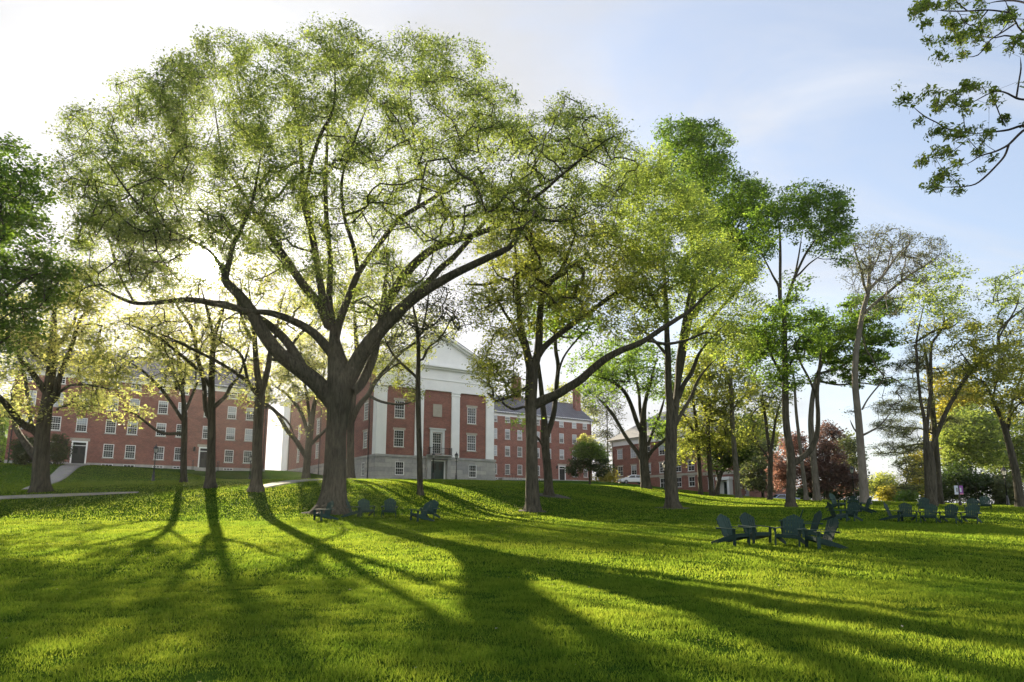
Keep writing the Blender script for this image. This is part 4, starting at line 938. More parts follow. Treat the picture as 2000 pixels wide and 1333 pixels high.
# the branches that reach in from the upper right belong to a tree standing outside the frame
def overhang():
    Y = 14.0
    limbs = [
     ([(2620,1330,70),(2610,1100,60),(2570,800,52),(2520,500,44),(2460,260,30),(2400,100,18)], 0.0),
     ([(2500,430,22),(2380,330,17),(2250,260,13),(2130,215,10),(2040,200,8),(2000,195,6),(1985,192,6),(1960,180,5),(1935,182,4.5),(1900,200,4),(1880,208,3.5),(1850,212,3)], 0.5),
     ([(2250,260,12),(2150,245,10),(2060,240,8),(2000,245,7),(1970,254,6),(1940,258,5),(1905,262,4),(1880,272,3)], 1.2),
     ([(2150,245,9),(2080,235,8),(2010,250,7),(1985,268,6.5),(1970,283,6),(1945,296,5),(1915,305,4),(1890,320,3.5),(1865,323,3)], -0.6),
     ([(1970,284,6),(1962,305,5.5),(1945,325,5),(1925,345,5),(1905,360,4),(1880,365,3),(1850,366,2.5),(1830,368,2)], -0.8),
     ([(1985,192,5),(1990,160,4.5),(1994,135,4),(1993,112,3)], 0.4), ([(1935,182,4),(1945,205,3.5),(1955,230,3),(1965,248,3)], 0.6),
     ([(1905,262,3),(1885,258,3),(1870,255,4),(1850,252,4),(1830,240,3),(1810,230,3),(1790,215,2.5),(1775,200,2)], 0.6), ([(1885,258,3),(1883,240,2.5),(1881,218,2)], 0.5),
     ([(2460,260,20),(2330,150,15),(2200,90,11),(2100,70,9),(2030,72,7),(1995,60,6),(1985,45,6),(1972,25,6),(1965,5,5),(1950,-15,4)], -0.5),
     ([(2030,72,6),(2005,74,5),(1985,73,4.5),(1962,70,4),(1945,74,3.5),(1920,72,3),(1900,72,2.5)], 0.4),
     ([(1985,45,5),(1960,62,4),(1935,78,3.5),(1910,108,3),(1880,112,2.5)], -0.8), ([(1972,25,5),(1930,20,4),(1890,22,3.5),(1850,22,3),(1815,18,2)], 0.3),
     ([(1890,22,3.5),(1875,10,3),(1860,-5,3)], 0.2), ([(1930,20,3.5),(1905,48,3),(1885,45,2.5),(1870,20,2.5)], 0.8),
     ([(2100,70,7),(2030,20,6),(1990,3,5),(1950,3,4),(1920,10,3)], 1.0)]
    blobs = [(1795,12,14,10),(1790,30,10,10),(1830,6,14,8),(1855,5,10,8),(1820,48,16,10),(1850,52,22,12),(1875,55,22,14),(1835,92,16,12),(1828,112,12,8),(1860,85,18,14),(1885,75,22,16),(1915,55,18,14),(1940,45,16,12),
     (1925,85,14,12),(1965,30,14,12),(1950,20,16,10),(1980,10,14,10),(1890,105,14,8),(1860,115,12,8),(1815,80,10,8),(1900,30,12,10),
     (1780,200,13,12),(1790,235,12,10),(1822,190,14,14),(1838,215,14,16),(1865,190,14,12),(1895,170,14,12),(1880,205,12,10),(1930,180,14,14),(1935,200,10,8),(1845,235,8,8),
     (1825,265,12,10),(1855,272,12,8),(1882,265,14,12),(1920,255,18,12),(1915,280,12,10),(1905,295,10,8),(1935,220,6,6),(1830,300,14,10),(1850,300,12,12),(1805,320,14,8),(1820,355,10,10),(1840,340,14,10),(1865,345,10,8),(1870,372,10,6),(1900,362,14,8),(1925,330,12,10),(1935,315,8,8),(1980,80,14,12),(1998,160,8,10),
     (2060,40,60,40),(2080,200,60,60),(2150,100,80,80),(2300,150,120,120)]
    build_tree('overhanging_oak', 'leafy drooping branches hanging in from the upper right corner', Y, limbs, blobs, n=620, lpc=36, rc=0.09, L=0.092, D=1.6, leaf='oakn', gy=600, flat=0.8, step=0.25, rtip=0.0045, aspect=0.42, droop=0.35, bark='twig', category='tree', catkins=True, ws=.95)
LM['catkin'] = leaf_mat('hanging_catkins', (0.17, 0.13, 0.11), (0.25, 0.18, 0.13), 0.4)
LM['oakn'] = leaf_mat('near_oak_leaves', (0.105, 0.145, 0.036), (0.24, 0.32, 0.05), 0.5)
overhang()
# ------------------------------------------------------------------ buildings
HEAD = R(33.4)
def wall_grid(mb, s0, s1, z0, z1, holes, f, depth=0.16):
    """a wall face from s0 to s1 with real recessed openings; f(s, d, z) places a point, d measured into the wall"""
    S = sorted({s0, s1, *[h[0] for h in holes], *[h[1] for h in holes]}); Z = sorted({z0, z1, *[h[2] for h in holes], *[h[3] for h in holes]})
    for a, b in zip(S, S[1:]):
        for c, d in zip(Z, Z[1:]):
            mx, mz = (a + b) / 2, (c + d) / 2
            if any(h[0] < mx < h[1] and h[2] < mz < h[3] for h in holes): continue
            mb.poly([f(a, 0, c), f(b, 0, c), f(b, 0, d), f(a, 0, d)])
    for a, b, c, d in holes:
        mb.poly([f(a, 0, c), f(a, depth, c), f(a, depth, d), f(a, 0, d)]); mb.poly([f(b, 0, c), f(b, 0, d), f(b, depth, d), f(b, depth, c)])
        mb.poly([f(a, 0, c), f(b, 0, c), f(b, depth, c), f(a, depth, c)]); mb.poly([f(a, 0, d), f(a, depth, d), f(b, depth, d), f(b, 0, d)])
        mb.poly([f(a, depth, c), f(b, depth, c), f(b, depth, d), f(a, depth, d)])
def mb_raw(mb, name, m, parent):
    me = bpy.data.meshes.new(name); me.from_pydata(mb.v, [], mb.f); me.update()
    return link(name, me, m, parent)
_wc = {}
def window_meshes(w, h, cols, rows, sill, lintel):
    key = (w, h, cols, rows, sill, lintel)
    if key in _wc: return _wc[key]
    f = MB(); t = 0.085
    f.box(-w / 2, -w / 2 + t, .03, .13, -h / 2, h / 2).box(w / 2 - t, w / 2, .03, .13, -h / 2, h / 2)
    f.box(-w / 2 + t, w / 2 - t, .03, .13, h / 2 - t, h / 2).box(-w / 2 + t, w / 2 - t, .03, .13, -h / 2, -h / 2 + t)
    f.box(-w / 2 + t, w / 2 - t, .05, .13, -.035, .035)
    for i in range(1, cols):
        x = -w / 2 + t + (w - 2 * t) * i / cols
        f.box(x - .009, x + .009, .075, .12, -h / 2 + t, -.035).box(x - .009, x + .009, .075, .12, .035, h / 2 - t)
    for z0, z1 in ((-h / 2 + t, -.035), (.035, h / 2 - t)):
        for i in range(1, rows):
            z = z0 + (z1 - z0) * i / rows
            f.box(-w / 2 + t, w / 2 - t, .08, .118, z - .009, z + .009)
    p = MB().box(-w / 2 + t * .5, w / 2 - t * .5, .105, .125, -h / 2 + t * .5, h / 2 - t * .5)
    b = [MB().box(-w / 2 + t, w / 2 - t, .094, .103, h * k, h / 2 - t) for k in (.05, .22, -.2, -.42)]
    s = MB().box(-w / 2 - .1, w / 2 + .1, -.07, .12, -h / 2 - .12, -h / 2 - .004)
    l = MB().box(-w / 2 - .16, w / 2 + .16, -.04, .12, h / 2 + .006, h / 2 + (lintel or .1))
    _wc[key] = (f.mesh('window'), p.mesh('pane'), [x.mesh('blind') for x in b], s.mesh('sill'), l.mesh('lintel'))
    return _wc[key]
def window(parent, x, y, z, w, h, rot=0.0, cols=3, rows=2, sill=True, lintel=None, blind=0.3, name='window', r=random.Random(5)):
    f, p, b, s, l = window_meshes(w, h, cols, rows, sill, lintel)
    o = link(name, f, M['white'], parent, (x, y, z)); o.rotation_euler = (0, 0, rot)
    link('pane', p, M['glass'], o)
    if r.random() < blind: link('blind', r.choice(b + b[:1]), M['blind'], o)
    if sill: link('sill', s, M['stone'] if lintel is None else M['lintel'], o)
    if lintel: link('lintel', l, M['lintel'], o)
    return o
def door(parent, x, z0, w, h, mat, y=0.0, light=True, panes=True):
    f = MB(); t = .17
    f.box(-w / 2, -w / 2 + t, -.05, .13, 0, h).box(w / 2 - t, w / 2, -.05, .13, 0, h).box(-w / 2 + t, w / 2 - t, -.05, .13, h - t, h)
    if light: f.box(-w / 2 + t, w / 2 - t, -.02, .13, h - t - .42, h - t - .34)
    fr = f.mesh('door_frame')
    d = MB(); hh = h - t - (.42 if light else 0)
    d.box(-w / 2 + t, w / 2 - t, .06, .12, .02, hh)
    for sx in (-1, 1):
        xm = sx * (w / 2 - t) * .5
        for za, zb in ((.12, .40), (.46, .92)):
            d.box(xm - (w / 2 - t) * .36, xm + (w / 2 - t) * .36, .045, .06, hh * za, hh * zb)
    o = link('door', d.mesh('door'), M[mat], parent, (x, y, z0))
    link('door_frame', fr, M['white'], o)
    link('handle', MB().box(-.02 + (w / 2 - t) * .75, .02 + (w / 2 - t) * .75, -.0, .05, hh * .42, hh * .5).mesh('handle'), M['black'], o)
    if light:
        g = MB().box(-w / 2 + t, w / 2 - t, .07, .1, h - t - .34, h - t)
        link('transom', g.mesh('transom'), M['glass'], o)
    if panes:
        g = MB()
        for sx in (-1, 1):
            xm = sx * (w / 2 - t) * .5
            g.box(xm - (w / 2 - t) * .30, xm + (w / 2 - t) * .30, .030, .044, hh * .56, hh * .9)
        link('pane', g.mesh('pane'), M['glass'], o)
    return o
def gable_roof(parent, x0, x1, y0, y1, z, rise, mat, over=.45, ribs=0.6, hip=0.0, thick=.14):
    mb = MB(); ym = (y0 + y1) / 2
    a, b, c, d = x0 - over, x1 + over, y0 - over, y1 + over
    k = rise / (ym - y0); zo = z - over * k
    ha, hb = a + hip, b - hip
    for (yo, sgn) in ((c, 1), (d, -1)):
        q = [(a, yo, zo), (b, yo, zo), (hb, ym, z + rise), (ha, ym, z + rise)]
        mb.hull(q, [(x, y, zz + thick) for x, y, zz in q])
    if hip:
        for xe, hx in ((a, ha), (b, hb)):
            q = [(xe, c, zo), (xe, d, zo), (hx, ym, z + rise)]
            mb.hull(q, [(x, y, zz + thick) for x, y, zz in q])
    n = int((b - a) / ribs) if ribs else 0
    for i in range(1, n):
        x = a + (b - a) * i / n
        top = 1.0
        if hip: top = min(1, (x - a) / hip, (b - x) / hip)
        p0 = Vector((x, c, zo + thick)); p1 = Vector((x, ym, z + rise + thick))
        mb.beam(p0, p0.lerp(p1, top), .05, .09)
    mb.beam((ha, ym, z + rise + thick), (hb, ym, z + rise + thick), .3, .12)
    return mb.build('roof', M[mat], parent)
def chimney(roof, x, y, z0, z1, w, d, mat='brick'):
    c = MB().box(x - w / 2, x + w / 2, y - d / 2, y + d / 2, z0, z1).box(x - w / 2 - .08, x + w / 2 + .08, y - d / 2 - .08, y + d / 2 + .08, z1 - .45, z1 - .2)
    c.box(x - w / 2 + .12, x - w / 2 + .45, y - .2, y + .2, z1, z1 + .16)
    return c.build('chimney', M[mat], roof)

def dormitory(name, label, origin, L, base_z, eave, bays, rows, doors, depth, skip=(), ribs=0.6, rise=4.4, wins=(1.15, 1.7)):
    root = tag(empty(name, (origin[0], origin[1], base_z), HEAD), label, 'building')
    w, h = wins; holes = []; spots = []
    for bi_, x in enumerate(bays):
        for ri, z in enumerate(rows):
            if (bi_, ri) in skip: continue
            if ri == 0 and x in doors: continue
            hh = h if ri < len(rows) - 1 else 1.12
            holes.append((x - w / 2, x + w / 2, z - hh / 2, z + hh / 2)); spots.append((x, z, hh, ri))
    for x in doors: holes.append((x - .85, x + .85, .22, 2.95))
    wl = MB(); e = eave - .75
    front = lambda s, d, z: (s, d, z)
    wall_grid(wl, 0, L, .35, e, holes, front, .2)
    D = depth
    wl.poly([(0, 0, .35), (0, 0, e), (0, D / 2, e + rise), (0, D, e), (0, D, .35)]); wl.poly([(L, 0, .35), (L, D, .35), (L, D, e), (L, D / 2, e + rise), (L, 0, e)])
    wl.poly([(0, D, .35), (0, D, e), (L, D, e), (L, D, .35)])
    mb_raw(wl, 'wall', M['brick'], root)
    f = MB()
    xs = [0] + sorted(sum(([x - .95, x + .95] for x in doors), [])) + [L]
    for a, b in zip(xs[::2], xs[1::2]): f.box(a, b, -.06, .3, -1.2, .35)
    f.box(-.02, L + .02, .31, D + .02, -1.2, .345)
    f.build('stone_base', M['stone'], root)
    c = MB().box(-.03, L + .03, -.05, -.003, e - .02, eave - .18).box(-.12, L + .12, -.28, -.003, eave - .17, eave + .06)
    c.build('cornice', M['white'], root)
    rf = gable_roof(root, 0, L, 0, D, eave + .02, rise, 'roof', .4, ribs)
    for i, (x, z, hh, ri) in enumerate(spots):
        window(root, x, 0, z, w, hh, blind=.8 if ri else .1, cols=4, rows=3 if hh > 1.3 else 2)
    for x in doors:
        door(root, x, .22, 1.7, 2.73, 'black_door')
        MB().box(x - 1.15, x + 1.15, -.9, -.0, -.6, .18).box(x - 1.3, x + 1.3, -1.25, -.9, -.6, .02).build('door_step', M['stone'], root)
        MB().box(x - 1.05, x + 1.05, -.04, .1, 2.96, 3.3).build('door_lintel', M['lintel'], root)
        lm = MB(); lx = x - 1.45
        lm.box(lx - .03, lx + .03, -.32, 0, 2.5, 2.56).lathe([(.05, 0), (.15, .1), (.15, .42), (.2, .46), (.03, .66)], 6, (lx, -.32, 2.3))
        lm.build('wall_lantern', M['black'], root)
    bx = MB()
    for i in range(len(bays) - 1):
        x = bays[i] + .0
        if x in doors: continue
        bx.box(x - .62, x + .62, -.09, -.064, -.02, .26)
    bx.build('basement_window', M['white'], root)
    gb = MB()
    for i in range(len(bays) - 1):
        x = bays[i]
        if x in doors: continue
        for k in range(3): gb.box(x - .55 + k * .38, x - .55 + k * .38 + .33, -.1, -.092, .03, .21)
    gb.build('basement_pane', M['glass'], root)
    for x in (.35, L - .35): MB().bar((x, -.14, -.3), (x, -.14, eave - .2), .06, 8).build('downspout', M['black'], root)
    return root, rf

# left hall
o = at(8, 904, 80)
z0 = 7.55
hall, rf = dormitory('brick_hall', 'long four storey red brick hall with dark ribbed roof, left of the columned chapel', o, 29.35, z0, 18.98 - z0,
    [1.74, 4.49, 7.22, 10.33, 12.72, 16.0, 18.35, 21.55, 24.53, 26.97], [9.45 - z0, 12.5 - z0, 15.42 - z0, 18.05 - z0 - .12], [7.22, 21.55], 11.5, rise=3.6)
chimney(rf, 28.4, 4.0, 12.0, 16.6, 1.3, 0.9); chimney(rf, 0.9, 6.0, 12.0, 17.4, 1.3, 0.9); chimney(rf, 28.4, 8.2, 12.0, 16.6, 1.3, 0.9)
rails = MB()
for sx in (5.75, ):
    for k in range(7):
        t = k / 6; rails.bar((sx - 1.5 * t, -.9 - 5.2 * t, .15 - 1.0 * t), (sx - 1.5 * t, -.9 - 5.2 * t, 1.15 - 1.0 * t), .025)
    rails.bar((sx, -.9, 1.15), (sx - 1.5, -6.1, .15), .03); rails.bar((sx, -.9, .75), (sx - 1.5, -6.1, -.25), .02)
rails.build('handrail', M['black'], hall)
rl = MB()
for sx in (20.0, 23.1):
    for y in (-.3, -1.2): rl.bar((sx, y, -.4), (sx, y, 1.1), .03)
    rl.bar((sx, -.3, 1.1), (sx, -1.2, .95), .03); rl.bar((sx, -.3, .7), (sx, -1.2, .55), .02)
rl.build('handrail', M['black'], hall)

# far hall right of the chapel
o0 = at(1157, 941, 137); LS = 24.5; zs = 7.95
o = (o0[0] - math.cos(HEAD) * LS, o0[1] - math.sin(HEAD) * LS)
hall2, rf2 = dormitory('brick_hall', 'four storey red brick hall with three chimneys, right of the chapel and behind it', o, LS, zs, 20.25 - zs,
    [LS - 22.8, LS - 20, LS - 17.3, LS - 13.3, LS - 10.6, LS - 7.5, LS - 4.35, LS - 1.65], [9.78 - zs, 13.1 - zs, 16.22 - zs, 19.0 - zs - .05], [LS - 7.5], 11.0, rise=3.9, wins=(1.1, 1.85))
for u, w, zt, y in ((-14.6, 1.7, 28.4, 5.2), (-4.7, 1.3, 25.9, 7.6), (-0.9, 1.35, 27.2, 3.4)):
    chimney(rf2, LS + u, y, 21.5 - zs - 1, zt - zs, w, .9)
st = MB()
for k in range(4): st.box(LS - 22.0, LS - 19.4 - k * .25, -1.4, -.07, -.8 + .25 * k, -.8 + .25 * (k + 1))
st.build('side_steps', M['stone'], hall2)
hr = MB(); hr.bar((LS - 21.8, -1.35, .9), (LS - 19.2, -1.35, .9), .03)
for k in range(5): hr.bar((LS - 21.8 + k * .65, -1.35, .1), (LS - 21.8 + k * .65, -1.35, .9), .025)
hr.build('handrail', M['black'], hall2)

# chapel
def chapel():
    o = at(733, 937, 88); z0 = 6.0; W = 17.75; LN = 44.0
    root = tag(empty('chapel', (o[0], o[1], z0), HEAD), 'red brick chapel with white pediment, tall white pilasters and grey stone base', 'building')
    Z = lambda z: z - z0
    st, et, ct = Z(9.3), Z(18.3), Z(21.5)
    fr = lambda s, d, z: (s, d, z)
    fw = lambda s, d, z: (s, d - .22, z)
    sd = lambda s, d, z: (d, s, z)
    sw = lambda s, d, z: (d - .18, s, z)
    up, mid, low = (Z(15.3), 2.3), (Z(11.45), 2.2), (Z(7.55), 1.75)
    fx = [3.08, 14.05]
    holes = [(x - .72, x + .72, z - h / 2, z + h / 2) for x in fx for z, h in (up, mid)] + [(7.95, 9.35, Z(9.72), Z(12.55))]
    svs = [4.0 + 5.05 * k for k in range(7)]
    shs = [(v - .75, v + .75, z - h / 2, z + h / 2) for v in svs for z, h in (up, mid)]
    wl = MB()
    wall_grid(wl, 0, W, st, et, holes, fr, .2)
    wall_grid(wl, 0, LN, st, ct - .6, shs, sd, .2)
    wl.poly([(W, 0, st), (W, LN, st), (W, LN, ct), (W, 0, ct)]); wl.poly([(0, LN, st), (0, LN, ct), (W / 2, LN, Z(26.0)), (W, LN, ct), (W, LN, st)])
    mb_raw(wl, 'wall', M['brick'], root)
    # stone basement
    lh = [(x - .62, x + .62, low[0] - low[1] / 2, low[0] + low[1] / 2) for x in (3.2, 14.15)] + [(7.55, 9.95, 0.1, Z(8.95))]
    b = MB(); wall_grid(b, -.18, W + .1, -1.2, st, lh, fw, .34)
    wall_grid(b, -.22, LN, -1.2, st - .0, [(v - .6, v + .6, low[0] - low[1] / 2, low[0] + low[1] / 2) for v in svs[:4]], sw, .3)
    b.poly([(W + .1, -.22, -1.2), (W + .1, LN, -1.2), (W + .1, LN, st), (W + .1, -.22, st)])
    b.poly([(-.18, -.22, st), (W + .1, -.22, st), (W + .1, .01, st), (-.18, .01, st)]); b.poly([(-.18, .01, st), (.01, .01, st), (.01, LN, st), (-.18, LN, st)])
    base = mb_raw(b, 'stone_base', M['block'], root)
    w = MB().box(-.27, W + .18, -.31, -.223, st - .32, st - .03).box(-.27, -.183, -.22, LN, st - .32, st - .03)
    w.box(-.24, 6.9, -.30, -.223, -.6, .42).box(10.6, W + .16, -.30, -.223, -.6, .42)
    w.build('water_table', M['stone'], root)
    for x0, x1 in ((0.0, 1.2), (5.28, 6.5), (10.75, 12.0), (16.3, 17.6)):
        p = MB().box(x0, x1, -.2, -.003, st + .004, et - .55).box(x0 - .07, x1 + .07, -.27, -.003, et - .545, et - .4).box(x0 - .02, x1 + .02, -.22, -.003, et - .395, et - .2).box(x0 - .1, x1 + .1, -.3, -.003, et - .195, et - .004)
        if x0 == 0.0: p.box(-.2, -.003, -.2, 1.0, st + .004, et - .004)
        p.build('pilaster', M['white'], root)
    MB().box(-.22, -.003, 40.0, 43.8, st + .004, ct - .62).build('pilaster', M['white'], root)
    # entablature and pediment
    en = MB().box(-.2, W + .1, -.26, .3, et, Z(19.75)).box(-.28, W + .18, -.34, .3, Z(19.75) + .002, Z(19.9)).box(-.2, W + .1, -.26, .3, Z(19.9) + .002, ct - .25)
    en.box(-.25, -.003, .31, LN, ct - .62, ct - .255)
    en.box(-.55, W + .45, -.6, .3, ct - .25, ct - .02).box(-.85, W + .75, -.9, .3, ct - .018, ct + .2)
    en.box(-.9, .2, .302, LN + .5, ct - .25, ct + .18)
    en.build('entablature', M['white'], root)
    pk = Z(26.1); xm = W / 2
    ped = MB().hull([(0.2, -.12, ct + .2), (W - .2, -.12, ct + .2), (xm, -.12, pk - .3)][::-1], [(0.2, .25, ct + .2), (W - .2, .25, ct + .2), (xm, .25, pk - .3)][::-1])
    for sx in (-1, 1):
        e0 = Vector((xm + sx * (W / 2 + .75), 0, ct + .2)); e1 = Vector((xm, 0, pk + .22))
        n = Vector((sx * (e1.z - e0.z), 0, W / 2 + .75)).normalized()
        for y0, y1, t0, t1 in ((-.6, .2, -.45, -.2), (-.9, .2, -.198, .02)):
            q = [e0 + n * t0, e1 + Vector((0, 0, t0 / n.z)), e1 + Vector((0, 0, t1 / n.z)), e0 + n * t1]
            ped.hull([(v.x, y0, v.z) for v in q], [(v.x, y1, v.z) for v in q])
    ped.build('pediment', M['white'], root)
    rf = MB()
    for sx in (-1, 1):
        q = [(xm + sx * (W / 2 + .95), -.85, ct + .12), (xm + sx * (W / 2 + .95), LN + .6, ct + .12), (xm, LN + .6, pk + .3), (xm, -.85, pk + .3)]
        rf.hull(q, [(x, y, z + .12) for x, y, z in q])
    rf.build('roof', M['roof'], root)
    for x in fx:
        for z, h in (up, mid): window(root, x, 0, z, 1.44, h, lintel=.3, cols=4, rows=3, blind=.0)
    for x in (3.2, 14.15): window(root, x, -.22, low[0], 1.24, low[1], cols=4, rows=2, blind=0)
    for v in svs:
        for z, h in (up, mid): window(root, 0, v, z, 1.5, h, rot=R(-90), lintel=.28, cols=4, rows=3, blind=.25)
    for v in svs[:4]: window(root, -.18, v, low[0], 1.2, low[1], rot=R(-90), cols=4, rows=2, blind=0)
    # balcony door above the entrance
    bw = window(root, 8.65, 0, Z(11.14), 1.4, 2.83, cols=4, rows=4, sill=False, blind=0, name='balcony_window')
    s = MB().box(7.55, 7.92, -.12, -.003, Z(9.62), Z(12.95)).box(9.38, 9.75, -.12, -.003, Z(9.62), Z(12.95)).box(7.92, 9.38, -.12, -.003, Z(12.6), Z(12.95)).box(7.4, 9.9, -.2, -.003, Z(12.955), Z(13.15))
    s.build('window_surround', M['surround'], root)
    bl = MB().box(6.95, 10.4, -1.25, -.225, st + .03, st + .2)
    bo = bl.build('balcony', M['stone'], root)
    rl = MB(); y = -1.18; zt = st + 1.08
    rl.bar((7.05, y, zt), (10.3, y, zt), .03); rl.bar((7.05, y, st + .32), (10.3, y, st + .32), .02)
    for i in range(22): x = 7.05 + 3.25 * i / 21; rl.bar((x, y, st + .2), (x, y, zt), .014, 5)
    for x in (7.05, 10.3):
        rl.bar((x, y, zt), (x, -.23, zt), .03); rl.bar((x, y, st + .2), (x, y, zt + .08), .05)
        for k in range(6): rl.bar((x, y + .16 * k, st + .2), (x, y + .16 * k, zt), .014, 5)
    link('railing', rl.mesh('railing'), M['black'], bo)
    # entrance
    dc = MB().box(7.0, 7.52, -.62, -.225, -.4, Z(8.95)).box(9.98, 10.5, -.62, -.225, -.4, Z(8.95)).box(6.9, 10.6, -.75, -.225, Z(8.95) + .003, st + .025)
    dc.build('door_surround', M['stone'], root)
    door(root, 8.75, .1, 2.3, 2.75, 'green_door', y=-.1, light=False)
    MB().box(7.7, 9.8, -1.6, -.65, -.5, .06).build('door_step', M['stone'], root)
    MB().box(7.95, 9.3, -.07, -.003, Z(14.72), Z(16.45)).build('stone_tablet', M['lintel'], root)
    for v in (2.0, 22.0, 39.0): MB().bar((-.3, v, -.3), (-.3, v, ct - .3), .07, 8).build('downspout', M['black'], root)
    return root
def block_mat():
    m, nt, out = new_mat('granite_blocks')
    p = nt.nodes.new('ShaderNodeBsdfPrincipled'); p.inputs['Roughness'].default_value = 0.85
    tc = nt.nodes.new('ShaderNodeTexCoord'); sp = nt.nodes.new('ShaderNodeSeparateXYZ'); nt.links.new(tc.outputs['Object'], sp.inputs[0])
    ad = nt.nodes.new('ShaderNodeMath'); ad.operation = 'ADD'; nt.links.new(sp.outputs[0], ad.inputs[0]); nt.links.new(sp.outputs[1], ad.inputs[1])
    cb = nt.nodes.new('ShaderNodeCombineXYZ'); nt.links.new(ad.outputs[0], cb.inputs[0]); nt.links.new(sp.outputs[2], cb.inputs[1])
    bk = nt.nodes.new('ShaderNodeTexBrick'); nt.links.new(cb.outputs[0], bk.inputs['Vector']); bk.inputs['Scale'].default_value = 1
    bk.inputs['Brick Width'].default_value = 1.9; bk.inputs['Row Height'].default_value = 0.55; bk.inputs['Mortar Size'].default_value = 0.012
    bk.inputs['Color1'].default_value = (0.42, 0.41, 0.38, 1); bk.inputs['Color2'].default_value = (0.28, 0.28, 0.28, 1); bk.inputs['Mortar'].default_value = (0.2, 0.2, 0.19, 1)
    n = _noise(nt, _coord(nt), 1.5, 6, 0.7)
    c = _mix(nt, 0.7, bk.outputs['Color'], _ramp(nt, n, [(0.3, (0.7, 0.7, 0.72)), (0.7, (1.2, 1.18, 1.12))]), 'MULTIPLY')
    nt.links.new(c, p.inputs['Base Color']); nt.links.new(_bump(nt, n, 0.3), p.inputs['Normal'])
    nt.links.new(p.outputs[0], out.inputs[0]); return m
M['block'] = block_mat()
M['surround'] = plain('pale_grey_paint', (0.55, 0.57, 0.55), (0.48, 0.5, 0.49), 0.6, 1.0)
chapel()

